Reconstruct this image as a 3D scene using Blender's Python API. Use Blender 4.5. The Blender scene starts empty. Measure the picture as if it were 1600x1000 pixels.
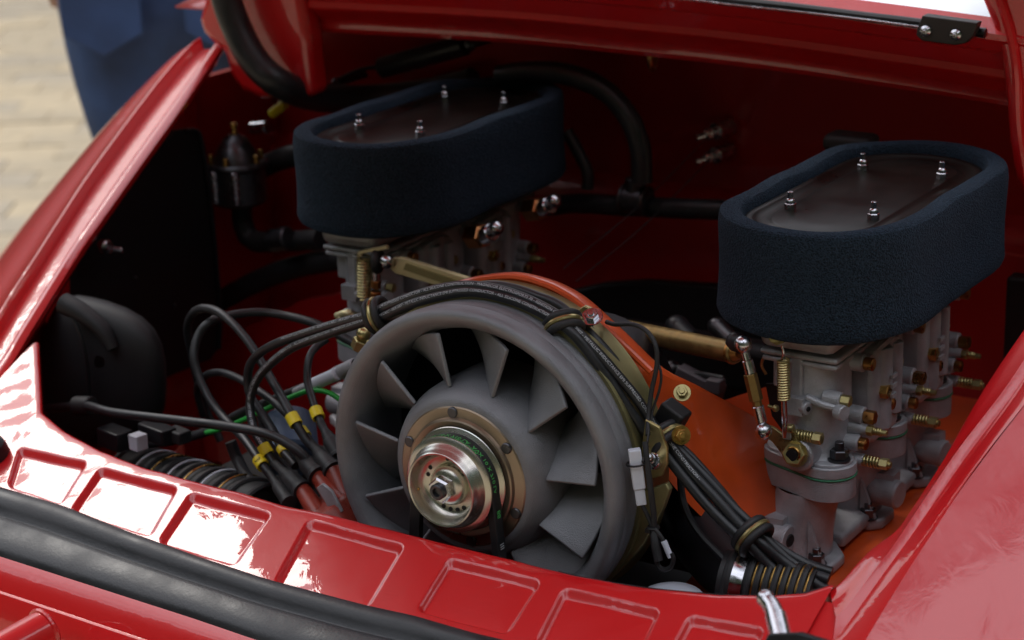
import bpy, bmesh, math, random
import numpy as np
from mathutils import Vector, Matrix
from math import sin, cos, pi, radians

random.seed(4)
S = bpy.context.scene
COL = S.collection

# ------------------------------------------------------------------ camera
YAW, PITCH, ROLL = .5734, .3126, -.0311
CAM = np.array([.786, -1.155, .5674]); FPX = 3200.0
def _rot():
    d = np.array([-sin(YAW)*cos(PITCH), cos(YAW)*cos(PITCH), -sin(PITCH)])
    R = np.array([cos(YAW), sin(YAW), 0]); U = np.cross(R, d)
    return np.array([R*cos(ROLL)+U*sin(ROLL), -R*sin(ROLL)+U*cos(ROLL), -d])
AX = _rot()
cam = bpy.data.objects.new('camera', bpy.data.cameras.new('camera'))
COL.objects.link(cam)
cam.matrix_world = Matrix([[AX[0][i], AX[1][i], AX[2][i], CAM[i]] for i in range(3)] + [[0, 0, 0, 1]])
cam.data.sensor_width = 36; cam.data.lens = 72
cam.data.clip_start = .05; cam.data.clip_end = 400
cam.data.dof.use_dof = True; cam.data.dof.focus_distance = 1.50; cam.data.dof.aperture_fstop = 7.2
S.camera = cam

# ------------------------------------------------------------------ sky and sun
SUN = Vector((-.622, .185, .761)).normalized()
w = bpy.data.worlds.new('World'); S.world = w; w.use_nodes = True
nt = w.node_tree; bg = nt.nodes['Background']
sky = nt.nodes.new('ShaderNodeTexSky'); sky.sky_type = 'NISHITA'; sky.sun_disc = False
sky.sun_elevation = math.asin(SUN.z); sky.sun_rotation = math.atan2(SUN.x, SUN.y)
sky.dust_density = 4.0; sky.air_density = 1.0; sky.ozone_density = 1.0
hs = nt.nodes.new('ShaderNodeHueSaturation'); hs.inputs['Saturation'].default_value = .55
nt.links.new(sky.outputs[0], hs.inputs['Color'])
wc = nt.nodes.new('ShaderNodeTexCoord'); wn = nt.nodes.new('ShaderNodeTexNoise'); wn.inputs['Scale'].default_value = 2.6; wn.inputs['Detail'].default_value = 7; wn.inputs['Roughness'].default_value = .55
wr = nt.nodes.new('ShaderNodeMapRange'); wr.interpolation_type = 'SMOOTHSTEP'; wr.inputs[1].default_value = .38; wr.inputs[2].default_value = .56
nt.links.new(wc.outputs['Generated'], wn.inputs['Vector']); nt.links.new(wn.outputs['Fac'], wr.inputs[0])
wm = nt.nodes.new('ShaderNodeMix'); wm.data_type = 'RGBA'; wm.inputs['B'].default_value = (21, 21.5, 23.5, 1)
nt.links.new(wr.outputs[0], wm.inputs['Factor']); nt.links.new(hs.outputs[0], wm.inputs['A']); nt.links.new(wm.outputs['Result'], bg.inputs[0])
bg.inputs[1].default_value = .11
sl = bpy.data.lights.new('sun', 'SUN'); sl.energy = .72; sl.angle = radians(14.5); sl.color = (1, .955, .89)
so = bpy.data.objects.new('sun', sl); COL.objects.link(so)
so.rotation_euler = SUN.to_track_quat('Z', 'Y').to_euler(); so.location = (0, 0, 3)
S.view_settings.view_transform = 'Standard'; S.view_settings.look = 'None'
S.view_settings.exposure = -0.38; S.view_settings.gamma = 1
S.render.engine = 'CYCLES'
S.cycles.max_bounces = 6; S.cycles.use_denoising = True

# ------------------------------------------------------------------ placing helpers: sight line met with a real plane of the car
def ray(px, py): return AX.T @ np.array([(px-800)/FPX, -(py-500)/FPX, -1])
def P(px, py, x=None, y=None, z=None, d=None):
    v = ray(px, py)
    if d is not None: t = d
    elif x is not None: t = (x-CAM[0])/v[0]
    elif y is not None: t = (y-CAM[1])/v[1]
    else: t = (z-CAM[2])/v[2]
    return Vector(CAM+t*v)
def PB(px, py, off=0):                      # the sloping top plane of the bodywork round the engine opening
    v = ray(px, py); n = np.array([0, -.426, 1]); t = ((-.426*.04+off)-CAM@n)/(v@n)
    return Vector(CAM+t*v)
def PR(px, py, r, y0=-.05, y1=.12):         # on a cylinder of radius r about the fan axis
    best = None
    for i in range(171):
        y = y0+(y1-y0)*i/170; p = P(px, py, y=y); e = abs(math.hypot(p.x, p.z)-r)
        if best is None or e < best[0]: best = (e, p)
    return best[1]
def PL(pts, **k): return [P(a, b, **k) for a, b in pts]
def zb(y): return .426*(y-.04)

# ------------------------------------------------------------------ materials
def mat(name, col, rough=.5, metal=0, coat=0, coat_rough=.03, bump=0, bscale=300, var=0, vscale=40, ior=1.5, bdetail=3, spec=None, coat_ior=1.5, trans=0):
    m = bpy.data.materials.new(name); m.use_nodes = True
    t = m.node_tree; b = t.nodes['Principled BSDF']
    b.inputs['Base Color'].default_value = (*col, 1); b.inputs['Roughness'].default_value = rough
    b.inputs['Metallic'].default_value = metal; b.inputs['Coat Weight'].default_value = coat
    b.inputs['Coat Roughness'].default_value = coat_rough; b.inputs['IOR'].default_value = ior
    b.inputs['Coat IOR'].default_value = coat_ior; b.inputs['Transmission Weight'].default_value = trans
    if spec is not None: b.inputs['Specular IOR Level'].default_value = spec
    tc = t.nodes.new('ShaderNodeTexCoord')
    if bump:
        n = t.nodes.new('ShaderNodeTexNoise'); n.inputs['Scale'].default_value = bscale; n.inputs['Detail'].default_value = bdetail
        u = t.nodes.new('ShaderNodeBump'); u.inputs['Strength'].default_value = min(bump, 1); u.inputs['Distance'].default_value = .001*max(1, bump)
        t.links.new(tc.outputs['Object'], n.inputs['Vector']); t.links.new(n.outputs['Fac'], u.inputs['Height'])
        t.links.new(u.outputs[0], b.inputs['Normal'])
    if var:
        n = t.nodes.new('ShaderNodeTexNoise'); n.inputs['Scale'].default_value = vscale; n.inputs['Detail'].default_value = 5
        r = t.nodes.new('ShaderNodeMapRange'); r.inputs[1].default_value = .3; r.inputs[2].default_value = .7
        r.inputs[3].default_value = 1-var; r.inputs[4].default_value = 1+var*.6
        mx = t.nodes.new('ShaderNodeVectorMath'); mx.operation = 'SCALE'; mx.inputs[0].default_value = col
        t.links.new(tc.outputs['Object'], n.inputs['Vector']); t.links.new(n.outputs['Fac'], r.inputs[0])
        t.links.new(r.outputs[0], mx.inputs['Scale']); t.links.new(mx.outputs[0], b.inputs['Base Color'])
        r2 = t.nodes.new('ShaderNodeMapRange'); r2.inputs[1].default_value = .3; r2.inputs[2].default_value = .7
        r2.inputs[3].default_value = max(rough-.1, .02); r2.inputs[4].default_value = min(rough+.12, 1)
        t.links.new(n.outputs['Fac'], r2.inputs[0]); t.links.new(r2.outputs[0], b.inputs['Roughness'])
    return m
M = {}
M['red'] = mat('red_paint', (.64, .006, .009), .38, 0, 1, .025, coat_ior=1.6)
def ripple(m, amt=.00034, sc=34):                          # long soft waves of hand-sprayed paint, in the clear coat
    t = m.node_tree; b = t.nodes['Principled BSDF']; tc = t.nodes.new('ShaderNodeTexCoord'); n = t.nodes.new('ShaderNodeTexNoise'); n.inputs['Scale'].default_value = sc; n.inputs['Detail'].default_value = 4; n.inputs['Distortion'].default_value = .8
    u = t.nodes.new('ShaderNodeBump'); u.inputs['Strength'].default_value = 1; u.inputs['Distance'].default_value = amt
    t.links.new(tc.outputs['Object'], n.inputs['Vector']); t.links.new(n.outputs['Fac'], u.inputs['Height']); t.links.new(u.outputs[0], b.inputs['Coat Normal']); t.links.new(u.outputs[0], b.inputs['Normal'])
ripple(M['red'])
M['redshade'] = mat('red_paint_shaded', (.40, .004, .006), .45, 0, .7, .08)  # body red darkened, the bay's shade put into the colour
M['orange'] = mat('orange_shroud_paint', (.68, .085, .011), .40, 0, .7, .12, bump=.4, bscale=60, var=.3, vscale=18)
M['orange_edge'] = M['orange']
M['seal'] = mat('black_rubber', (.028, .030, .034), .40, bump=.15, bscale=400, var=.25, vscale=30)
M['rubber'] = mat('cable_rubber', (.022, .023, .026), .38, var=.3, vscale=60, bump=.1, bscale=900)
M['softrubber'] = mat('dull_rubber', (.018, .018, .02), .55, var=.4, vscale=80)
M['blackplastic'] = mat('black_plastic', (.010, .010, .013), .42, var=.3, vscale=25)
M['duct'] = mat('matte_duct_plastic', (.010, .010, .012), .62)
M['blackpanel'] = mat('black_panel', (.006, .006, .007), .55)
M['fan'] = mat('fan_magnesium', (.225, .230, .248), .40, .3, bump=.5, bscale=1200, var=.25, vscale=22)
M['cast'] = mat('cast_aluminium', (.46, .465, .49), .42, .4, bump=.5, bscale=900, var=.2, vscale=60)
M['castd'] = mat('cast_aluminium_runner', (.40, .405, .43), .48, .35, bump=.6, bscale=900, var=.25, vscale=50)
M['steel'] = mat('bright_steel', (.62, .62, .66), .2, 1, var=.15, vscale=200)
M['darksteel'] = mat('dark_steel', (.10, .10, .11), .35, .9, var=.2, vscale=200)
M['brass'] = mat('brass', (.55, .33, .10), .3, 1, var=.25, vscale=150)
M['bronze'] = mat('bronze', (.42, .19, .06), .33, 1, var=.25, vscale=150)
M['zinc'] = mat('yellow_zinc_plate', (.50, .42, .19), .32, .85, var=.3, vscale=60)
M['olive'] = mat('olive_zinc_strap', (.30, .27, .13), .42, .7, var=.3, vscale=25)
M['foam'] = None
M['lidmetal'] = mat('dark_filter_cover', (.008, .0055, .0045), .36, 0, var=.3, vscale=14, spec=.22)
M['green'] = mat('green_wire', (.03, .42, .06), .4)
M['yellow'] = mat('yellow_sleeve', (.80, .62, .02), .45)
M['white'] = mat('white_plastic', (.62, .66, .74), .4)
M['skymirror'] = mat('sky_mirror_metal', (.93, .94, .95), .28, 1)
M['print'] = mat('pale_print', (.55, .57, .60), .6)
M['greenprint'] = mat('green_print', (.10, .60, .14), .6)
M['blackink'] = mat('black_ink', (.01, .01, .01), .6)
M['redbrown'] = mat('red_brown_bakelite', (.26, .035, .02), .33, var=.25, vscale=60)
M['gasket'] = mat('green_gasket', (.03, .16, .08), .6)
M['jeans'] = mat('blue_denim', (.045, .09, .22), .85, bump=.5, bscale=500, var=.45, vscale=9)
M['shirt'] = mat('grey_shirt', (.25, .26, .28), .85)
M['skin'] = mat('skin', (.50, .30, .22), .5)
M['shoe'] = mat('brown_shoe', (.08, .05, .03), .5)
M['copper'] = mat('copper_fitting', (.62, .30, .12), .28, 1)
M['blueplastic'] = mat('blue_grey_plastic', (.10, .15, .24), .4)

# foam: navy open cell foam
def foam():
    m = bpy.data.materials.new('navy_filter_foam'); m.use_nodes = True; t = m.node_tree; b = t.nodes['Principled BSDF']
    tc = t.nodes.new('ShaderNodeTexCoord'); v = t.nodes.new('ShaderNodeTexVoronoi'); v.inputs['Scale'].default_value = 620
    n = t.nodes.new('ShaderNodeTexNoise'); n.inputs['Scale'].default_value = 900; n.inputs['Detail'].default_value = 2
    cr = t.nodes.new('ShaderNodeValToRGB'); cr.color_ramp.elements[0].color = (.002, .0035, .006, 1); cr.color_ramp.elements[1].color = (.022, .036, .054, 1)
    cr.color_ramp.elements[0].position = .2; cr.color_ramp.elements[1].position = .75
    mx = t.nodes.new('ShaderNodeMath'); mx.operation = 'MULTIPLY_ADD'; mx.inputs[1].default_value = .9
    t.links.new(tc.outputs['Object'], v.inputs['Vector']); t.links.new(tc.outputs['Object'], n.inputs['Vector'])
    t.links.new(v.outputs['Distance'], mx.inputs[0]); t.links.new(n.outputs['Fac'], mx.inputs[2]); 
    sub = t.nodes.new('ShaderNodeMath'); sub.operation = 'SUBTRACT'; sub.inputs[1].default_value = .3
    t.links.new(mx.outputs[0], sub.inputs[0]); t.links.new(sub.outputs[0], cr.inputs[0])
    t.links.new(cr.outputs[0], b.inputs['Base Color'])
    u = t.nodes.new('ShaderNodeBump'); u.inputs['Strength'].default_value = 1; u.inputs['Distance'].default_value = .0016
    t.links.new(mx.outputs[0], u.inputs['Height']); t.links.new(u.outputs[0], b.inputs['Normal'])
    b.inputs['Roughness'].default_value = .95; b.inputs['Sheen Weight'].default_value = .08; b.inputs['Sheen Tint'].default_value = (.35, .55, .9, 1)
    b.inputs['Specular IOR Level'].default_value = .15
    return m
M['foam'] = foam()
# passivated pulley: yellow-pink iridescent zinc
def irid():
    m = bpy.data.materials.new('passivated_zinc'); m.use_nodes = True; t = m.node_tree; b = t.nodes['Principled BSDF']
    tc = t.nodes.new('ShaderNodeTexCoord'); n = t.nodes.new('ShaderNodeTexNoise'); n.inputs['Scale'].default_value = 28; n.inputs['Detail'].default_value = 3
    n.inputs['Distortion'].default_value = 1.2
    cr = t.nodes.new('ShaderNodeValToRGB'); e = cr.color_ramp.elements
    e[0].position = .3; e[0].color = (.56, .55, .44, 1); e[1].position = .7; e[1].color = (.64, .53, .58, 1)
    x = e.new(.5); x.color = (.64, .60, .56, 1); x = e.new(.6); x.color = (.56, .61, .55, 1)
    t.links.new(tc.outputs['Object'], n.inputs['Vector']); t.links.new(n.outputs['Fac'], cr.inputs[0]); t.links.new(cr.outputs[0], b.inputs['Base Color'])
    b.inputs['Metallic'].default_value = .95; b.inputs['Roughness'].default_value = .27
    return m
M['irid'] = irid()
M['iriddark'] = mat('passivated_zinc_plate', (.36, .28, .21), .32, .9, var=.35, vscale=20)

# ------------------------------------------------------------------ mesh helpers
def frame(o, axis, up=(0, 0, 1)):
    z = Vector(axis).normalized(); x = Vector(up).cross(z)
    if x.length < 1e-4: x = Vector((1, 0, 0)).cross(z)
    x.normalize(); y = z.cross(x)
    return Matrix(((x.x, y.x, z.x, o[0]), (x.y, y.y, z.y, o[1]), (x.z, y.z, z.z, o[2]), (0, 0, 0, 1)))
def smooth_path(pts, n=8):
    pts = [Vector(p) for p in pts]
    if len(pts) < 3: return [pts[0].lerp(pts[-1], i/n) for i in range(n+1)]
    q = [pts[0]*2-pts[1]]+pts+[pts[-1]*2-pts[-2]]; out = []
    for i in range(1, len(q)-2):
        a, b, c, d = q[i-1], q[i], q[i+1], q[i+2]
        for k in range(n):
            t = k/n
            out.append(.5*((2*b)+(c-a)*t+(2*a-5*b+4*c-d)*t*t+(3*b-a-3*c+d)*t**3))
    out.append(pts[-1]); return out
class MB:
    def __init__(s): s.v = []; s.f = []
    def add(s, vs, fs):
        o = len(s.v); s.v += [tuple(v) for v in vs]; s.f += [tuple(i+o for i in f) for f in fs]; return s
    def lathe(s, prof, fr, n=32, a0=0, a1=2*pi):
        full = abs(a1-a0-2*pi) < 1e-6; m = n if full else n+1; vs = []; fs = []
        for (r, h) in prof:
            for i in range(m):
                a = a0+(a1-a0)*i/n; vs.append(fr @ Vector((r*cos(a), r*sin(a), h)))
        for j in range(len(prof)-1):
            for i in range(n):
                i2 = (i+1) % m
                fs.append((j*m+i, j*m+i2, (j+1)*m+i2, (j+1)*m+i))
        return s.add(vs, fs)
    def cyl(s, a, b, r, r2=None, n=20, ch=None, up=(0, 0, 1)):
        a = Vector(a); b = Vector(b); L = (b-a).length; r2 = r if r2 is None else r2
        c = min(r, r2)*.12 if ch is None else ch
        return s.lathe([(0, 0), (r-c, 0), (r, c), (r2, L-c), (r2-c, L), (0, L)], frame(a, b-a, up), n)
    def hexa(s, a, b, r, up=(0, 0, 1), n=6):
        a = Vector(a); b = Vector(b); L = (b-a).length; c = r*.1
        return s.lathe([(0, 0), (r-c, 0), (r, c), (r, L-c), (r-c, L), (0, L)], frame(a, b-a, up), n)
    def ball(s, c, r, n=18, sc=(1, 1, 1)):
        m = Matrix.Translation(Vector(c)) @ Matrix.Diagonal((*sc, 1))
        return s.lathe([(r*sin(pi*i/10), -r*cos(pi*i/10)) for i in range(11)], m, n)
    def torus(s, c, axis, R, r, n=32, k=10, up=(0, 0, 1), sx=1):
        fr = frame(c, axis, up); vs = []; fs = []
        for i in range(n):
            a = 2*pi*i/n
            for j in range(k):
                b = 2*pi*j/k; vs.append(fr @ Vector(((R+r*cos(b))*cos(a)*sx, (R+r*cos(b))*sin(a), r*sin(b))))
        for i in range(n):
            for j in range(k): fs.append((i*k+j, ((i+1) % n)*k+j, ((i+1) % n)*k+(j+1) % k, i*k+(j+1) % k))
        return s.add(vs, fs)
    def tube(s, pts, r, n=12, sub=8, cap=True, flat=1):
        path = smooth_path(pts, sub) if sub > 1 else [Vector(p) for p in pts]
        N = len(path); rr = r if callable(r) else (lambda t: r)
        T = [(path[min(i+1, N-1)]-path[max(i-1, 0)]).normalized() for i in range(N)]
        nx = T[0].orthogonal().normalized(); vs = []; fs = []
        for i in range(N):
            nx = (nx-T[i]*nx.dot(T[i])).normalized(); ny = T[i].cross(nx)
            for j in range(n):
                a = 2*pi*j/n; vs.append(path[i]+(nx*cos(a)+ny*sin(a)*flat)*rr(i/(N-1)))
        for i in range(N-1):
            for j in range(n): fs.append((i*n+j, i*n+(j+1) % n, (i+1)*n+(j+1) % n, (i+1)*n+j))
        if cap: fs += [tuple(range(n-1, -1, -1)), tuple((N-1)*n+j for j in range(n))]
        return s.add(vs, fs)
    def spring(s, a, b, R, r, turns, k=6):
        a = Vector(a); b = Vector(b); L = (b-a).length; fr = frame(a, b-a); N = int(turns*14)
        pts = [fr @ Vector((R*cos(2*pi*turns*i/N), R*sin(2*pi*turns*i/N), L*i/N)) for i in range(N+1)]
        return s.tube(pts, r, k, 1)
    def box(s, c, size, fr=None):
        fr = fr or Matrix.Identity(4); m = Matrix.Translation(Vector(c)) @ fr
        x, y, z = [k/2 for k in size]
        vs = [m @ Vector((a*x, b*y, d*z)) for a in (-1, 1) for b in (-1, 1) for d in (-1, 1)]
        return s.add(vs, [(0, 1, 3, 2), (4, 6, 7, 5), (0, 4, 5, 1), (2, 3, 7, 6), (0, 2, 6, 4), (1, 5, 7, 3)])
    def prism(s, poly, h0, h1, fr):
        n = len(poly); vs = [fr @ Vector((x, y, h0)) for x, y in poly]+[fr @ Vector((x, y, h1)) for x, y in poly]
        return s.add(vs, [tuple(range(n-1, -1, -1)), tuple(range(n, 2*n))]+[(i, (i+1) % n, n+(i+1) % n, n+i) for i in range(n)])
    def slab(s, pts, vec):                      # closed outline of 3-D points pushed along vec
        n = len(pts); v = Vector(vec); vs = [Vector(p) for p in pts]+[Vector(p)+v for p in pts]
        return s.add(vs, [tuple(range(n-1, -1, -1)), tuple(range(n, 2*n))]+[(i, (i+1) % n, n+(i+1) % n, n+i) for i in range(n)])
    def loft(s, rows, closed=False):
        m = len(rows[0]); vs = [p for r in rows for p in r]; fs = []
        for j in range(len(rows)-1):
            for i in range(m if closed else m-1): fs.append((j*m+i, j*m+(i+1) % m, (j+1)*m+(i+1) % m, (j+1)*m+i))
        return s.add(vs, fs)
    def build(s, name, mt, parent=None, bevel=0, solid=0, sharp=.6, subd=0):
        vs = np.array(s.v, float); me = bpy.data.meshes.new(name)
        o = bpy.data.objects.new(name, me); COL.objects.link(o)
        if parent is not None:
            root = parent
            while root.parent: root = root.parent
            base = Vector(root['_base'])
            o.parent = parent
        else:
            base = Vector(((vs[:, 0].min()+vs[:, 0].max())/2, (vs[:, 1].min()+vs[:, 1].max())/2, vs[:, 2].min()))
            o.location = base; o['_base'] = tuple(base)
        vs = vs-np.array(base)
        me.from_pydata(vs.tolist(), [], s.f); me.materials.append(mt if not isinstance(mt, str) else M[mt])
        bm = bmesh.new(); bm.from_mesh(me); bmesh.ops.remove_doubles(bm, verts=bm.verts, dist=1e-6)
        bmesh.ops.recalc_face_normals(bm, faces=bm.faces); bm.to_mesh(me); bm.free()
        me.shade_smooth(); me.set_sharp_from_angle(angle=sharp)
        if solid:
            k = o.modifiers.new('s', 'SOLIDIFY'); k.thickness = solid; k.offset = 0
        if bevel:
            k = o.modifiers.new('b', 'BEVEL'); k.width = bevel; k.segments = 3; k.limit_method = 'ANGLE'; k.angle_limit = .6
            k.harden_normals = False; me.shade_smooth()
            me.set_sharp_from_angle(angle=1.2)
        if subd:
            k = o.modifiers.new('d', 'SUBSURF'); k.levels = subd; k.render_levels = subd
        return o
def tag(o, label=None, cat=None, group=None, kind=None):
    for k, v in (('label', label), ('category', cat), ('group', group), ('kind', kind)):
        if v: o[k] = v
    return o
def thing(name, loc, label, cat, group=None):
    o = bpy.data.objects.new(name, None); COL.objects.link(o); o.location = loc; o.empty_display_size = .02
    o['_base'] = tuple(loc); return tag(o, label, cat, group)
def copy_tree(o, parent=None):
    c = o.copy(); COL.objects.link(c); c.parent = parent
    for ch in list(o.children): copy_tree(ch, c)
    return c
def lettering(text, path, r, size, side, start, mt, parent, name='lettering', name_flip=False):
    """flat print wrapped round a cable: along the path, centred on the side facing 'side'"""
    cu = bpy.data.curves.new('t', 'FONT'); cu.body = text; cu.size = size; cu.resolution_u = 2
    to = bpy.data.objects.new('t', cu); COL.objects.link(to)
    me = bpy.data.meshes.new_from_object(to.evaluated_get(bpy.context.evaluated_depsgraph_get()))
    bpy.data.objects.remove(to); 
    L = [0]
    for a, b in zip(path, path[1:]): L.append(L[-1]+(b-a).length)
    vs = []
    for v in me.vertices:
        s_ = start+v.co.x; h = v.co.y-size*.35
        i = 0
        while i < len(L)-2 and L[i+1] < s_: i += 1
        t = (s_-L[i])/max(L[i+1]-L[i], 1e-9)
        a0 = max(i-1, 0); b0 = min(i+2, len(path)-1)
        p = path[i].lerp(path[i+1], min(max(t, 0), 1.0)); T0 = (path[i+1]-path[a0]).normalized(); T1 = (path[b0]-path[i]).normalized()
        T = T0.lerp(T1, min(max(t, 0), 1)).normalized()
        sd = Vector(side); nrm = (sd-T*sd.dot(T)).normalized(); up = nrm.cross(T)
        a = h/r; vs.append(p+(nrm*cos(a)+up*sin(a))*(r+.0002))
    mb = MB(); mb.add(vs, [tuple(p.vertices) for p in me.polygons])
    bpy.data.meshes.remove(me)
    return mb.build(name, mt, parent)
TOCAM = Vector(AX[2])

# ------------------------------------------------------------------ ground and paving
g = MB(); g.add([(-60, -60, -.75), (60, -60, -.75), (60, 60, -.75), (-60, 60, -.75)], [(0, 1, 2, 3)])
def paving():
    m = bpy.data.materials.new('sandy_paving'); m.use_nodes = True; t = m.node_tree; b = t.nodes['Principled BSDF']
    tc = t.nodes.new('ShaderNodeTexCoord'); br = t.nodes.new('ShaderNodeTexBrick'); br.inputs['Scale'].default_value = 1
    br.inputs['Brick Width'].default_value = .24; br.inputs['Row Height'].default_value = .16; br.inputs['Mortar Size'].default_value = .006
    br.inputs['Color1'].default_value = (.60, .50, .34, 1); br.inputs['Color2'].default_value = (.50, .43, .31, 1); br.inputs['Mortar'].default_value = (.38, .32, .22, 1)
    t.links.new(tc.outputs['Object'], br.inputs['Vector']); t.links.new(br.outputs[0], b.inputs['Base Color']); b.inputs['Roughness'].default_value = .85
    return m
tag(g.build('ground', paving()), 'pale sandy ground stretching away beyond the car', None, None, 'structure')
pv = thing('paving', (-4.3, 3.7, -.75), 'pale sandy block paving on the ground beyond the red car', 'paving'); pv['kind'] = 'structure'
del pv['category']
pm = [mat('paver_sand', (.66, .54, .36), .85, var=.15, vscale=20), mat('paver_buff', (.58, .48, .33), .85, var=.15, vscale=20), mat('paver_grey', (.54, .46, .34), .85, var=.15, vscale=20)]
pmesh = []
for mm in pm:
    b = MB(); b.box((0, 0, .02), (.234, .154, .04)); o = b.build('paver', mm, bevel=.004); pmesh.append(o.data); bpy.data.objects.remove(o)
dirg = Vector((-.55, .83, 0)).normalized(); perp = Vector((.83, .55, 0)); cnt = 0
for i in range(40):
    for j in range(11):
        if cnt >= 292: break
        c = Vector((-2.7, 1.95, -.75))+dirg*(i*.16)-perp*((j-4)*.24+(i % 2)*.12)-dirg*0
        # keep to the blocks the picture can see
        v = AX @ (np.array(c)-CAM); px = 800+FPX*v[0]/-v[2]; py = 500-FPX*v[1]/-v[2]
        if not (-160 < px < 330 and -80 < py < 480): continue
        o = bpy.data.objects.new('paver', random.choice(pmesh)); COL.objects.link(o); o.parent = pv
        o.location = c-Vector(pv['_base'])+Vector((0, 0, random.uniform(-.003, .002))); o.rotation_euler = (0, 0, math.atan2(-perp.y, -perp.x)+random.uniform(-.012, .012)); cnt += 1

# added unseen rise that keeps low light out of the bay, open towards the sun on the far left
hb = MB(); rows = []
for i in range(73):
    a = radians(i*5); ed = 1-.8*max(0, 1-abs(((i*5-150+180) % 360)-180)/70)**.6    # lowest towards the hazy sun
    hgt = (12.5+1.6*sin(i*1.9)+1.0*sin(i*4.3+1))*ed**.7
    rows.append([(r_*cos(a), r_*sin(a), -.75+hgt*h_) for r_, h_ in ((11.5, -.01), (12, .5), (13, .88), (15, 1), (20, .85), (24, -.01))])
hb.loft(rows); tag(hb.build('light_blocking_rise', mat('dark_rise', (.045, .06, .03), .9, var=.5, vscale=.6)), 'added unseen dark rise round the car, blocking low light', None, None, 'structure')

# ------------------------------------------------------------------ car body
body = thing('car_body', (-.1, .1, -.75), 'glossy red rear bodywork of a classic car round its open engine bay', 'car')
def interp(pts, x):
    xs = [p.x for p in pts]
    return (np.interp(x, xs, [p.y for p in pts]))
rimpx = [(60, 530), (63, 590), (66, 640), (100, 668), (160, 700), (224, 724), (280, 740), (380, 764), (440, 782), (525, 800), (650, 831), (806, 869), (900, 893), (950, 902), (1025, 913), (1125, 922), (1212, 923), (1262, 919), (1300, 905)]
rim = [PB(*p) for p in rimpx]
outpx = [(-260, 690), (-60, 745), (0, 766), (100, 796), (200, 836), (300, 872), (420, 912), (575, 953), (650, 969), (744, 997), (850, 1022), (1000, 1050), (1200, 1078), (1330, 1090), (1400, 1092), (1560, 1100)]
outl = [PB(*p) for p in outpx]
quads_px = [[(28, 696), (140, 720), (96, 790), (8, 760)], [(156, 728), (282, 760), (236, 840), (106, 800)], [(298, 766), (428, 800), (368, 886), (244, 848)],
            [(481, 809), (636, 850), (575, 953), (424, 912)], [(700, 867), (850, 906), (794, 994), (647, 956)], [(878, 916), (1037, 950), (990, 1045), (832, 1006)], [(1075, 957), (1200, 979), (1160, 1072), (1025, 1052)]]
quads = [[np.array(PB(*p))[:2] for p in q] for q in quads_px]
def sdq(X, Y, q, r=.007):
    # rounded convex quad: max over edge distances of the shrunk quad (smooth corner)
    c = sum(q)/4; ds = []
    for i in range(4):
        a, b = q[i], q[(i+1) % 4]; e = b-a; n = np.array([e[1], -e[0]])/np.hypot(*e)
        if (c-a)@n > 0: n = -n
        ds.append((X-a[0])*n[0]+(Y-a[1])*n[1]+r)
    d = np.maximum(ds, 0); m = np.max(ds, axis=0)
    return np.where(m > 0, np.sqrt(sum(k*k for k in d)), m)-r
nx, nv = 860, 100
xs = np.linspace(-.497, .292, nx); ri = interp(rim, xs); ou = interp(outl, xs)
V = np.linspace(0, 1, nv)[None, :]
X = np.repeat(xs[:, None], nv, 1); Y = ri[:, None]*(1-V)+ou[:, None]*V
Z = .426*(Y-.04)
for q in quads:
    sd = sdq(X, Y, q); t = np.clip((-sd)/.0056, 0, 1); Z -= .0050*t*t*(3-2*t)
    t2 = np.clip((-sd-.002)/.022, 0, 1); Z += .0005*t2*(2-t2)          # the floors of the pressings crown slightly
Z += .0005*np.sin(X*31+1)*np.cos(Y*45)+.00022*np.sin(X*83+Y*60)+.00010*np.sin(X*170-Y*210)
d_in = (ri[:, None]-Y); Z -= .004*np.exp(-d_in/.003)                   # rolled inner edge
rows = [[(X[i, j], Y[i, j], Z[i, j]) for j in range(nv)] for i in range(nx)]
b = MB(); b.loft(rows); b.build('rear_panel', 'red', body, sharp=3)
b = MB(); b.loft([[(x, r_, zb(r_)-.004), (x, r_+.001, zb(r_)-.012), (x, r_-.003, zb(r_)-.05), (x, r_-.01, -.4)] for x, r_ in zip(xs[::8], ri[::8])]); b.build('panel_return', 'red', body, sharp=1)
# thin black edge trim round the rear of the opening
b = MB(); b.tube([(x, interp(rim, x)+.0015, zb(interp(rim, x))-.006) for x in np.linspace(.10, .285, 14)], .0022, 8, 3); b.build('edge_trim', 'blackplastic', body)

b = MB(); b.add([(.28, -.02, zb(-.02)-.003), (.345, -.02, zb(-.02)-.003), (.345, -.12, zb(-.12)-.003), (.28, -.12, zb(-.12)-.003)], [(0, 1, 2, 3)]); b.build('panel_corner', 'red', body)
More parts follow.
